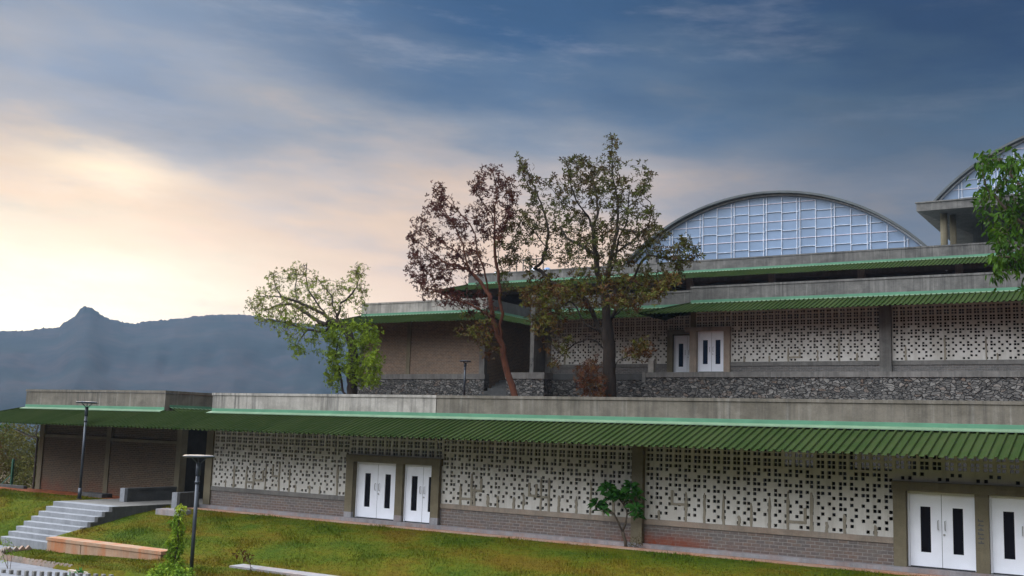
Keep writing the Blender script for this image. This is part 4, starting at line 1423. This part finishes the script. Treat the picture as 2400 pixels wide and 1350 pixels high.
# ---- lime tree on the left
Yt = 46.0
lb = at(815, 930, Yt)
L1 = [limb([(826, 945), (826, 918), (824, 881), (829, 844), (826, 808), (817, 781), (797, 761), (790, 742)], Yt, (0, 0)),
      limb([(822, 935), (804, 918), (795, 864), (786, 840), (792, 800), (800, 775)], Yt, (0, -0.6)),
      limb([(797, 761), (773, 748), (753, 734), (731, 722), (697, 707), (670, 698), (641, 695), (609, 694), (585, 706)], Yt, (0, -1.0)),
      limb([(770, 765), (743, 751), (716, 732), (682, 712), (650, 716), (620, 728)], Yt, (0, 1.4)),
      limb([(775, 775), (741, 776), (707, 769), (670, 756), (633, 749), (606, 757)], Yt, (-.2, -1.8)),
      limb([(790, 742), (797, 727), (797, 710), (812, 703), (836, 673), (844, 644), (863, 627)], Yt, (0, 0.8)),
      limb([(773, 750), (746, 715), (730, 690), (721, 678), (716, 644), (718, 620)], Yt, (0, -0.6)),
      limb([(790, 742), (780, 715), (778, 693), (758, 672), (742, 650)], Yt, (0, 1.6)),
      limb([(697, 707), (692, 680), (694, 650), (690, 630)], Yt, (-0.6, 0.6)),
      limb([(660, 698), (645, 670), (640, 640)], Yt, (-0.8, 0.2)),
      limb([(826, 808), (850, 790), (870, 770), (885, 775)], Yt, (0, -0.8)),
      limb([(824, 860), (850, 850), (880, 860)], Yt, (0, -0.9)),
      limb([(795, 864), (775, 850), (770, 880)], Yt, (-0.2, -0.9)),
      limb([(720, 772), (700, 800), (690, 830)], Yt, (-1, -1.3))]
pu = [(575, 705), (600, 672), (640, 626), (700, 612), (745, 640), (800, 660), (815, 625), (842, 612), (866, 640), (872, 700), (850, 722), (815, 750), (780, 740), (740, 760), (700, 770), (660, 800), (655, 770), (600, 765), (585, 740)]
pl = [(765, 775), (800, 755), (840, 760), (880, 762), (897, 800), (895, 860), (888, 905), (850, 918), (835, 890), (815, 905), (806, 860), (775, 915), (765, 880), (778, 850), (762, 810)]
pm = [(600, 745), (670, 752), (740, 770), (780, 775), (770, 800), (735, 830), (690, 840), (665, 830), (655, 790)]
make_tree('leafy_tree', 'wide twin trunked tree with lime leaves and thin branches at the far left', 'tree', lb, L1,
          [(poly_points(pu, 620, Yt, 1.5, R_), 'leaf_lime_dry', 0.75), (poly_points(pm, 110, Yt, 1.3, R_), 'leaf_lime', 1.0), (poly_points(pl, 380, Yt - 0.3, 1.0, R_), 'leaf_lime', 3.0)],
          0.30, 'bark_dark', 3, tip=0.0065, size=0.175, leaf_n=2.4, kill=0.30, prob=0.85, max_r=0.022)

# ---- maroon tree, leaning red trunk
Yt = 46.5
mb = at(1206, 935, Yt)
L2 = [limb([(1214, 950), (1206, 922), (1192, 884), (1181, 840), (1176, 800), (1172, 760), (1177, 735), (1171, 704), (1172, 682), (1167, 637), (1160, 599), (1159, 536), (1159, 486), (1167, 461), (1160, 420), (1152, 395)], Yt, (0, 0.3)),
      limb([(1178, 812), (1165, 785), (1156, 745), (1148, 700), (1142, 670), (1136, 632), (1119, 594), (1115, 549), (1094, 516), (1063, 483), (1040, 461), (1030, 430)], Yt, (0, -1.0)),
      limb([(1145, 690), (1125, 660), (1101, 634), (1091, 602), (1086, 574), (1066, 531), (1045, 500), (1030, 470)], Yt, (0, 1.2)),
      limb([(1098, 628), (1071, 592), (1043, 574), (1013, 549), (985, 535), (966, 520)], Yt, (0.4, -0.8)),
      limb([(1104, 637), (1075, 622), (1043, 617), (1013, 594), (985, 570), (960, 558)], Yt, (0.2, 1.6)),
      limb([(1160, 755), (1140, 735), (1105, 715), (1060, 702), (1020, 682), (985, 668), (960, 640)], Yt, (0, -1.5)),
      limb([(1080, 630), (1040, 632), (1000, 625), (970, 612)], Yt, (0.3, -1.4)),
      limb([(1162, 579), (1180, 545), (1190, 505), (1195, 465), (1192, 430)], Yt, (0, 1.0)),
      limb([(1159, 510), (1135, 480), (1115, 450), (1108, 425)], Yt, (0, -1.0)),
      limb([(1160, 560), (1130, 540), (1118, 515)], Yt, (0, -1)),
      limb([(1163, 620), (1190, 600), (1210, 570)], Yt, (0, 1)),
      limb([(1176, 790), (1150, 770), (1110, 765), (1075, 775)], Yt, (0, -1)),
      limb([(1176, 830), (1160, 815), (1140, 810)], Yt, (0, -.8))]
pa = [(948, 645), (955, 555), (975, 520), (1000, 470), (1010, 425), (1035, 425), (1065, 465), (1078, 500), (1100, 520), (1130, 550), (1150, 600), (1140, 640), (1100, 640), (1060, 660), (1010, 640), (975, 660)]
pb = [(1095, 470), (1095, 440), (1120, 392), (1150, 385), (1190, 405), (1212, 425), (1210, 520), (1180, 560), (1150, 570), (1130, 530), (1110, 500)]
pc = [(955, 640), (1010, 640), (1060, 665), (1120, 690), (1160, 720), (1150, 745), (1100, 730), (1050, 720), (1000, 715), (965, 680)]
pd_ = [(1060, 745), (1130, 735), (1165, 760), (1160, 830), (1130, 850), (1120, 800), (1070, 790)]
pe = [(1165, 560), (1215, 520), (1220, 600), (1200, 680), (1170, 700)]
make_tree('leafy_tree', 'maroon leaved tree on a slender leaning red trunk', 'tree', mb, L2,
          [(poly_points(pa, 400, Yt, 1.4, R_), 'leaf_maroon', 1.0), (poly_points(pb, 200, Yt, 1.1, R_), 'leaf_maroon', 1.35), (poly_points(pc, 170, Yt - .4, 1.2, R_), 'leaf_maroon', 1.0),
           (poly_points(pd_, 70, Yt - .4, 0.9, R_), 'leaf_rust', 1.0), (poly_points(pe, 60, Yt, 1.0, R_), 'leaf_olive', 1.0)],
          0.175, 'bark_red', 8, tip=0.0065, size=0.205, leaf_n=2.8, kill=0.34, prob=0.8, max_r=0.022)

# ---- big dark tree
Yt = 47.2
db = at(1428, 940, Yt)
L3 = [limb([(1428, 965), (1429, 922), (1428, 870), (1428, 820), (1424, 780), (1421, 740), (1418, 690), (1400, 641), (1395, 596), (1389, 537), (1378, 507), (1342, 493), (1318, 472), (1300, 450), (1292, 440)], Yt, (0, -0.8)),
      limb([(1418, 690), (1425, 640), (1437, 581), (1447, 537), (1449, 478), (1437, 418), (1432, 359), (1437, 327)], Yt, (0, 0.4)),
      limb([(1424, 760), (1452, 715), (1484, 655), (1499, 620), (1520, 596), (1570, 608), (1609, 611), (1641, 598)], Yt, (0, -1.4)),
      limb([(1436, 600), (1460, 580), (1481, 567), (1520, 528), (1532, 484)], Yt, (0.2, 1.6)),
      limb([(1449, 500), (1467, 490), (1496, 466), (1514, 430), (1523, 402)], Yt, (0.3, -0.8)),
      limb([(1422, 785), (1403, 770), (1388, 729), (1372, 705), (1361, 690), (1325, 680), (1289, 661), (1268, 635), (1253, 629), (1230, 611), (1205, 608), (1190, 595)], Yt, (0, -1.2)),
      limb([(1253, 629), (1270, 615), (1280, 581), (1286, 537), (1274, 492), (1253, 439), (1235, 404), (1215, 365)], Yt, (-1.1, 0.2)),
      limb([(1405, 775), (1370, 760), (1352, 722), (1337, 705), (1320, 715), (1300, 735)], Yt, (0, 1.6)),
      limb([(1389, 537), (1402, 500), (1396, 450), (1385, 400)], Yt, (-.6, 1.2)),
      limb([(1378, 507), (1350, 470), (1338, 430), (1328, 375)], Yt, (-.8, -1.6)),
      limb([(1395, 596), (1360, 575), (1330, 560), (1312, 530)], Yt, (-.4, 1.3)),
      limb([(1447, 537), (1475, 540), (1500, 545), (1535, 520)], Yt, (.3, -1.5)),
      limb([(1425, 640), (1440, 620), (1450, 560), (1470, 520), (1475, 440)], Yt, (0, -1.8)),
      limb([(1286, 537), (1300, 520), (1310, 500)], Yt, (-.5, .8)),
      limb([(1280, 581), (1250, 540), (1225, 520), (1210, 500)], Yt, (-.6, -1)),
      limb([(1480, 660), (1510, 670), (1545, 665), (1580, 655)], Yt, (-.7, -1.9)),
      limb([(1424, 760), (1440, 740), (1470, 715), (1500, 700)], Yt, (0, 1.5)),
      limb([(1424, 830), (1400, 800), (1378, 793), (1345, 808), (1318, 830), (1295, 850)], Yt, (0, -1.2)),
      limb([(1432, 875), (1448, 845), (1480, 832), (1512, 835)], Yt, (0, -1.2))]
q1 = [(1205, 372), (1222, 358), (1245, 375), (1268, 440), (1290, 480), (1300, 560), (1290, 620), (1240, 615), (1200, 600), (1195, 500), (1225, 470)]
q2 = [(1290, 440), (1315, 400), (1320, 362), (1365, 362), (1400, 370), (1415, 340), (1432, 318), (1460, 322), (1462, 385), (1478, 410), (1490, 450), (1510, 400), (1530, 398), (1540, 460), (1530, 500), (1548, 535), (1550, 580), (1490, 610), (1430, 640), (1370, 640), (1310, 640), (1300, 560)]
q3 = [(1500, 560), (1560, 535), (1620, 540), (1645, 600), (1600, 640), (1550, 660), (1500, 650)]
q4 = [(1210, 690), (1260, 650), (1310, 640), (1400, 650), (1470, 650), (1530, 665), (1600, 640), (1610, 665), (1540, 700), (1500, 735), (1440, 715), (1380, 725), (1330, 700), (1310, 755), (1260, 780), (1230, 750)]
q5 = [(1470, 790), (1520, 790), (1528, 845), (1490, 850), (1465, 830)]
q6 = [(1285, 830), (1330, 810), (1340, 830), (1300, 862)]
make_tree('leafy_tree', 'tallest tree, thick dark trunk and sparse olive brown crown', 'tree', db, L3,
          [(poly_points(q1, 190, Yt - .4, 1.3, R_), 'leaf_olive', 1.0), (poly_points(q2, 760, Yt, 1.9, R_), 'leaf_olive', 1.0), (poly_points(q3, 130, Yt - 1.0, 1.1, R_), 'leaf_olive', 1.2),
           (poly_points(q4, 480, Yt - .6, 1.6, R_), 'leaf_rust', 1.6), (poly_points(q5, 50, Yt - 1.2, 0.5, R_), 'leaf_rust', 2.5), (poly_points(q6, 30, Yt - 1.1, 0.5, R_), 'leaf_rust', 1.2)],
          0.33, 'bark_dark', 15, tip=0.0065, size=0.21, leaf_n=3.0, kill=0.36, prob=0.8, max_r=0.022)

# ---- small rust shrub at its foot
Yt = 46.0
sb = at(1388, 935, Yt)
LS = [limb([(1390, 945), (1389, 915), (1388, 880), (1385, 855), (1390, 840)], Yt, (0, 0)), limb([(1389, 915), (1370, 885), (1352, 872)], Yt, (0, .4)), limb([(1389, 905), (1410, 885), (1420, 880)], Yt, (0, -.4))]
ps = [(1342, 880), (1360, 850), (1395, 838), (1410, 870), (1425, 895), (1420, 930), (1360, 930), (1350, 900)]
make_tree('rust_shrub', 'rust brown shrub at the foot of the big dark trunk', 'shrub', sb, LS, [(poly_points(ps, 170, Yt, 0.6, R_), 'leaf_redbrown', 1.5)], 0.05, 'bark_twig', 4, tip=0.007, step=0.14, kill=0.2, size=0.16, leaf_n=1.6)

# ---- green tree at the right edge
Yt = 39.5
gb = at(2560, 1000, Yt); gb[2] = 3.8
LG = [[gb, at(2540, 850, Yt), at(2520, 700, Yt), at(2490, 600, Yt), at(2460, 520, Yt), at(2450, 430, Yt)],
      limb([(2490, 600), (2440, 560), (2390, 520), (2340, 470), (2310, 440)], Yt, (0, -0.6)), limb([(2465, 530), (2420, 480), (2380, 420), (2340, 380)], Yt, (0, .8)),
      limb([(2510, 660), (2450, 630), (2400, 610), (2350, 600), (2330, 630)], Yt, (0, -1.0)), limb([(2500, 620), (2440, 600), (2370, 570), (2330, 545)], Yt, (0, .6)),
      limb([(2460, 520), (2520, 450), (2560, 420)], Yt, (0, .5)), limb([(2510, 660), (2580, 600), (2640, 560)], Yt, (0, -.5))]
pg = [(2278, 465), (2300, 435), (2290, 385), (2300, 355), (2345, 345), (2395, 352), (2440, 330), (2520, 300), (2620, 380), (2660, 520), (2560, 640), (2470, 650), (2400, 640), (2380, 610), (2350, 600), (2330, 560), (2312, 545), (2300, 505)]
pg2 = [(2312, 545), (2380, 580), (2440, 620), (2410, 640), (2360, 630), (2338, 662), (2322, 650), (2318, 610), (2330, 580)]
pg3 = [(2392, 660), (2440, 640), (2440, 700), (2395, 690)]
make_tree('leafy_tree', 'dense fresh green tree at the right edge before the second gable', 'tree', tuple(gb), LG,
          [(poly_points(pg, 900, Yt, 1.1, R_), 'leaf_green', 1.0), (poly_points(pg2, 150, Yt - .5, 0.5, R_), 'leaf_green', 1.0), (poly_points(pg3, 30, Yt - .5, 0.4, R_), 'leaf_green', 1.0)],
          0.22, 'bark_twig', 23, tip=0.008, step=0.18, kill=0.26, size=0.24, leaf_n=3.0, kind='oval', max_r=0.022)


# ---- frangipani before the pillar
def frangipani():
    Yt = 30.98
    o = thing('frangipani', 'small forked frangipani with glossy leaf rosettes before the screen pillar', 'small tree', tuple(at(1467, 1284, Yt)))
    r = np.random.default_rng(9)
    b = MB()
    tr = [[(1467, 1286), (1466, 1270), (1462, 1258), (1459, 1246)], [(1459, 1246), (1452, 1232), (1445, 1216), (1440, 1206), (1425, 1201), (1413, 1190)], [(1440, 1206), (1424, 1193), (1414, 1180), (1420, 1165)],
          [(1459, 1246), (1466, 1228), (1470, 1205), (1468, 1195), (1460, 1180), (1450, 1168)], [(1462, 1182), (1464, 1172), (1476, 1166), (1482, 1152)], [(1470, 1205), (1482, 1200), (1492, 1188)], [(1464, 1190), (1470, 1178), (1466, 1160)]]
    dys = [(0, 0), (0, -.3), (-.2, .1), (0, 0.1), (0, -.2), (0, -.2), (0, .25)]
    for t_, dy in zip(tr, dys):
        w0 = 0.055 if t_[0][1] > 1280 else 0.032
        b.tube([tuple(q) for q in limb(t_, Yt, dy)], [w0 + (0.022 - w0) * k / (len(t_) - 1) if t_[0][1] < 1280 else w0 for k in range(len(t_))], 7)
    b.build('trunk', 'bark_twig', o, True)
    vv, ff = [], []
    for (x, y, dy, n) in ((1424, 1140, 0, 22), (1398, 1176, -.3, 24), (1412, 1192, -.3, 12), (1450, 1158, .1, 24), (1478, 1136, -.1, 24), (1492, 1158, -.2, 20), (1490, 1186, -.2, 20), (1494, 1206, -.2, 12), (1432, 1160, 0, 18), (1465, 1152, .25, 16)):
        c = at(x, y + 6, Yt + dy)
        for k in range(n):
            a = k * 2.4; el = r.uniform(-0.4, 1.2)
            d = np.array([math.cos(a) * math.cos(el), math.sin(a) * math.cos(el), math.sin(el)])
            oval_leaf(vv, ff, c + d * 0.02, d, r.uniform(0.28, 0.42), r, 0.34, 0.35)
    raw('leaves', vv, ff, 'leaf_gloss', o)


frangipani()


def bush(name, label, cat, pts, m, size, n, seed, stems, barkm='bark_twig', kindl='oval', wd=0.4, stemr=0.02):
    """pts: list of (centre, radii) leaf clumps in the world"""
    r = np.random.default_rng(seed)
    o = thing(name, label, cat, tuple(stems[0][0]))
    b = MB()
    for s in stems: b.tube([tuple(q) for q in s], [stemr * (1 - 0.6 * k / (len(s) - 1)) for k in range(len(s))], 6)
    b.build('stem', barkm, o)
    vv, ff = [], []
    for (c, rad) in pts:
        k = int(n * np.prod(rad) ** (2 / 3))
        for _ in range(k):
            d = r.normal(0, 1, 3); d /= np.linalg.norm(d)
            p = np.array(c) + d * np.array(rad) * r.uniform(0.3, 1.05) ** 0.6
            dd = d * 0.6 + r.normal(0, .6, 3)
            if kindl == 'oval': oval_leaf(vv, ff, p, dd, size * r.uniform(.6, 1.2), r, wd, .3)
            else: star_leaf(vv, ff, p, dd, size * r.uniform(.6, 1.2), r, 3)
    raw('leaves', vv, ff, m, o)
    return o


# scrub beyond the left corner
def scr(px, py, Y, rad): return (at(px, py, Y), rad)


bush('scrub_tree', 'olive brown scrub tree beyond the left corner of the brick wing', 'shrub', [scr(40, 1060, 37, (1.6, 1.3, 1.5)), scr(15, 1030, 38, (1.2, 1, .9)), scr(65, 1090, 37, (1.1, 1, 1.4)), scr(30, 1110, 36, (1.3, 1, 1.1)), scr(75, 1125, 36, (0.9, .8, .8))], 'leaf_scrub', 0.17, 700, 3,
     [[at(40, 1150, 37), at(42, 1100, 37), at(35, 1050, 37)], [at(60, 1150, 36.5), at(56, 1110, 36.5), at(50, 1085, 36.5)], [at(20, 1150, 37), at(10, 1090, 37)]])
bush('scrub_tree', 'bright green bush peeping under the awning at the left edge', 'shrub', [scr(2, 1010, 39, (1.0, .9, .7)), scr(-30, 1020, 39, (1.4, .9, .9))], 'leaf_green', 0.16, 500, 4, [[at(-20, 1150, 39), at(-10, 1050, 39), at(0, 1010, 39)]])
bush('scrub_tree', 'ochre leaved scrub at the left edge behind the green fence post', 'shrub', [scr(-15, 1090, 36, (1.0, .9, 1.5)), scr(-40, 1060, 36, (1.3, .9, 1.6)), scr(20, 1050, 38.5, (.8, .6, .8))], 'leaf_rust', 0.15, 420, 5, [[at(-15, 1150, 36), at(-15, 1080, 36)]])
bush('scrub_tree', 'dark green scrub bank farther behind the brick wing corner', 'shrub', [scr(60, 1050, 47, (2.6, 1.5, 2.2)), scr(0, 1070, 46, (2.6, 1.5, 2.6)), scr(85, 1100, 45, (2, 1.2, 2.0))], 'leaf_scrub', 0.22, 420, 6, [[at(40, 1160, 46), at(40, 1080, 46)]])

# creeper covered stake on the lawn
b0 = at(415, 1350, 22.3)
cpts = []
for (x, y, rx, rz) in ((424, 1192, .12, .12), (421, 1208, .10, .14), (412, 1222, .18, .12), (420, 1238, .14, .16), (414, 1256, .17, .15), (408, 1272, .2, .14), (418, 1284, .14, .16), (404, 1300, .19, .17), (414, 1318, .18, .16), (410, 1340, .2, .2)):
    cpts.append((at(x, y, 22.3), (rx, rx, rz)))
bush('creeper_post', 'narrow upright creeper covered stem on the lawn beside the nearer lamp', 'plant', cpts, 'leaf_creeper', 0.12, 5500, 12, [[at(412, 1380, 22.3), at(411, 1330, 22.3), at(416, 1270, 22.3), at(422, 1190, 22.3)]], stemr=0.05)
bush('leafy_shrub', 'yellow green leafy shrub at the foot of the creeper stem', 'shrub', [(at(392, 1345, 21.6), (.5, .4, .28)), (at(372, 1352, 21.6), (.35, .3, .2)), (at(428, 1348, 21.6), (.3, .3, .22))], 'leaf_creeper', 0.14, 3200, 13, [[at(392, 1390, 21.6), at(392, 1345, 21.6)]])
bush('shoot', 'thin shoot with a few reddish leaves before the grey garden wall', 'plant', [(at(568, 1300, 24.6), (.2, .1, .1)), (at(582, 1306, 24.6), (.12, .1, .12)), (at(558, 1297, 24.6), (.1, .1, .06)), (at(588, 1334, 24.6), (.06, .05, .06))], 'leaf_rust', 0.12, 1600, 14, [[at(588, 1372, 24.6), at(588, 1330, 24.6), at(580, 1305, 24.6)], [at(586, 1320, 24.6), at(562, 1296, 24.6)]], stemr=0.014)
bush('dry_plant', 'wispy pale dry plant in front of the path edging', 'plant', [(at(12, 1270, 21.5), (.25, .15, .12)), (at(25, 1295, 21.5), (.2, .15, .1)), (at(5, 1310, 21.5), (.2, .15, .12))], 'leaf_creeper', 0.07, 1500, 15, [[at(18, 1380, 21.5), at(18, 1320, 21.5), at(12, 1262, 21.5)], [at(20, 1360, 21.5), at(28, 1300, 21.5), at(32, 1275, 21.5)], [at(17, 1330, 21.5), at(2, 1290, 21.5)]], stemr=0.012)


def blades(name, label, px, py, Y, n, L, m, seed, wd=0.03):
    r = np.random.default_rng(seed)
    vv, ff = [], []
    c = at(px, py, Y)
    for k in range(n):
        a = r.uniform(0, 2 * math.pi); el = r.uniform(0.5, 1.35)
        d = np.array([math.cos(a) * math.cos(el), math.sin(a) * math.cos(el), math.sin(el)])
        l = L * r.uniform(.6, 1.1)
        s = np.array([-math.sin(a), math.cos(a), 0]) * wd
        p1 = c + d * l * .55; p2 = c + d * l + np.array([math.cos(a), math.sin(a), -0.5]) * l * .25
        i = len(vv)
        vv += [c - s * .5, c + s * .5, p1 + s, p1 - s, p2]
        ff.append((i, i + 1, i + 2, i + 3)); ff.append((i + 3, i + 2, i + 4))
    o = raw(name, vv, ff, m)
    return tag(o, label, 'plant')


blades('strap_plant', 'dark strap leaved plant on the path at the bottom left', 166, 1362, 21.2, 14, 0.42, 'leaf_gloss', 3, 0.035)
blades('strap_plant', 'green strap leaved plant beside the pale path kerb', 188, 1352, 21.9, 16, 0.34, 'leaf_gloss', 4, 0.03)
blades('palm_seedling', 'dark palm seedling at the bottom centre of the lawn', 962, 1356, 26.6, 26, 0.34, 'leaf_gloss', 5, 0.012)
blades('palm_seedling', 'brighter palm seedling at the bottom centre, right of the darker one', 1000, 1352, 26.8, 22, 0.30, 'leaf_green', 6, 0.012)
bush('small_bush', 'low dry bush at the foot of the screen pillar', 'shrub', [(at(1490, 1272, 30.95), (.2, .15, .2)), (at(1500, 1262, 31.0), (.12, .1, .18)), (at(1478, 1276, 30.95), (.1, .1, .08))], 'leaf_scrub', 0.06, 2600, 16, [[at(1490, 1290, 30.95), at(1492, 1262, 30.95)]], stemr=0.01)

# ------------------------------------------------------------------ grass blades on the lawn
def grass():
    r = np.random.default_rng(77)
    n = 210000
    x = r.uniform(-47, -2, n); y = r.uniform(22.2, 30.5, n)
    # keep what the lawn shows
    ok = ~((x > -39.2) & (x < -35.4) & (y > 25.1))
    ok &= ~inside(PAVE, x, y)
    ok &= ~((y > 25.0) & (y < 25.66) & (((x > -35.5) & (x < -29.3)) | ((x > -26.1) & (x < -14))))
    ok &= ~((x > -34.6) & (x < -33.1) & (y > 29.0) & (y < 29.75))
    # outside the picture's left or bottom edges
    z = lawn_z(x, y)
    q = np.stack([x, y, z], 1) - EYE
    c = q @ M
    px = CX + F * c[:, 0] / -c[:, 2]; py = CY - F * c[:, 1] / -c[:, 2]
    ok &= (px > -150) & (px < 2500) & (py < 1450)
    x, y, z = x[ok], y[ok], z[ok]
    n = len(x)
    a = r.uniform(0, 2 * math.pi, n)
    patch = 0.5 + 0.5 * np.sin(x * 1.7 + 2 * np.sin(y * 1.1)) * np.sin(y * 2.3 + x * .6)
    h = r.uniform(0.025, 0.085, n) * (0.45 + 1.1 * patch ** 2)
    wd = r.uniform(0.006, 0.016, n)
    lx = r.normal(0, 0.028, n); ly = r.normal(0, 0.028, n)
    v = np.zeros((n, 3, 3))
    v[:, 0] = np.stack([x - wd * np.cos(a), y - wd * np.sin(a), z - 0.01], 1)
    v[:, 1] = np.stack([x + wd * np.cos(a), y + wd * np.sin(a), z - 0.01], 1)
    v[:, 2] = np.stack([x + lx, y + ly, z + h], 1)
    me = bpy.data.meshes.new('grass')
    me.vertices.add(n * 3); me.vertices.foreach_set('co', v.reshape(-1))
    me.loops.add(n * 3); me.loops.foreach_set('vertex_index', np.arange(n * 3))
    me.polygons.add(n); me.polygons.foreach_set('loop_start', np.arange(0, n * 3, 3)); me.polygons.foreach_set('loop_total', np.full(n, 3))
    me.materials.append(MAT['grass_blade'])
    me.update(calc_edges=True); me.validate()
    o = bpy.data.objects.new('grass', me); COL.objects.link(o)
    tag(o, 'short green and yellowish grass covering the sloping lawn', 'grass', kind='stuff')


grass()

# ================================================================== HILLS
prof = [(-900, 800), (-500, 790), (-250, 782), (0, 776), (60, 775), (110, 770), (140, 768), (147, 758), (160, 750), (175, 741), (183, 731), (188, 723), (196, 719), (213, 720), (223, 726), (233, 736), (244, 742), (260, 748), (290, 755), (320, 758), (350, 752), (400, 749), (440, 744), (470, 740), (510, 737), (560, 737), (600, 741), (640, 748), (700, 757), (760, 764), (850, 775), (1000, 800), (1300, 850), (1700, 930)]
pxs = np.concatenate([np.linspace(-900, 0, 60), np.linspace(2, 900, 420), np.linspace(905, 1700, 80)])
pys = np.interp(pxs, [p[0] for p in prof], [p[1] for p in prof])
hr = np.random.default_rng(2)


def n1d(x, k, s):
    h_ = np.random.default_rng(s).uniform(-1, 1, 4000)
    t = (x + 2000) / k; i = np.floor(t).astype(int); f = t - i; f = f * f * (3 - 2 * f)
    return h_[i % 4000] * (1 - f) + h_[(i + 1) % 4000] * f


rough = n1d(pxs, 9, 1) * 1.1 + n1d(pxs, 3.3, 2) * 0.9 + np.clip(n1d(pxs, 4.3, 3) - 0.45, 0, 1) * 5.0
D_ = 1400.0
ridge = []
ridge0 = []
for x, y, q in zip(pxs, pys - rough, pys):
    r_ = M @ np.array([x - CX, -(y - CY), -F])
    ridge.append(EYE + r_ * (D_ / math.hypot(r_[0], r_[1])))
    r_ = M @ np.array([x - CX, -(q - CY), -F])
    ridge0.append(EYE + r_ * (D_ / math.hypot(r_[0], r_[1])))
ridge = np.array(ridge); ridge0 = np.array(ridge0)
sm = np.convolve(np.pad(ridge0[:, 2], 12, mode='edge'), np.ones(25) / 25, 'valid')
az = ridge[:, :2] / D_
ts = np.concatenate([np.linspace(0, 1, 60), np.linspace(1.01, 1.12, 8)])
HX = np.zeros((len(ts), len(pxs))); HY = HX.copy(); HZ = HX.copy()
for i, t in enumerate(ts):
    a_ = np.random.default_rng(40).uniform(-1, 1, (200, 400))

    def n2d(u, v_):
        i0_ = np.floor(u).astype(int) % 400; k0 = int(np.floor(v_)) % 200; fu = u - np.floor(u); fv = v_ - np.floor(v_)
        fu = fu * fu * (3 - 2 * fu); fv = fv * fv * (3 - 2 * fv); i1_ = (i0_ + 1) % 400; k1 = (k0 + 1) % 200
        return (a_[k0, i0_] * (1 - fu) + a_[k0, i1_] * fu) * (1 - fv) + (a_[k1, i0_] * (1 - fu) + a_[k1, i1_] * fu) * fv
    gul = (n2d((pxs + 900) / 90 + t * 1.5, t * 5) * 26 + n2d((pxs + 900) / 34 - t * 2, t * 11 + 50) * 10) * math.sin(math.pi * min(1, t))
    d = 560 + 840 * t + gul
    if t <= 1:
        k = t ** 1.25 + 0.035 * math.sin(t * 19) * t * (1 - t) * 2
        z = -24 + (sm + 24) * k + (ridge0[:, 2] - sm) * t ** 9 + (ridge[:, 2] - ridge0[:, 2]) * t ** 40
    else:
        d = 1400 + (t - 1) * 900
        z = -24 + (ridge[:, 2] + 24) * (1 - ((t - 1) / 0.12) ** 1.4)
    if t == 1: d = 1400
    d = d + 0 * pxs
    HX[i] = az[:, 0] * d; HY[i] = az[:, 1] * d; HZ[i] = z
tag(grid_mesh('hills', HX, HY, HZ, 'hill_scrub', True), kind='structure')

# ================================================================== HAZE
hz = material('haze')
pv_ = hz.new('ShaderNodeVolumePrincipled')
pv_.inputs['Color'].default_value = (0.36, 0.52, 0.72, 1)
pv_.inputs['Density'].default_value = 0.00017
pv_.inputs['Anisotropy'].default_value = 0.0
ho = hz.new('ShaderNodeOutputMaterial')
hz.l.new(pv_.outputs[0], ho.inputs['Volume'])
HB = bx('haze', 'haze', None, (-1700, 500, -60, 1560, -26, 172))
HB['kind'] = 'stuff'; HB['label'] = 'thin blue evening haze lying over the valley and hills'; HB['category'] = 'haze'
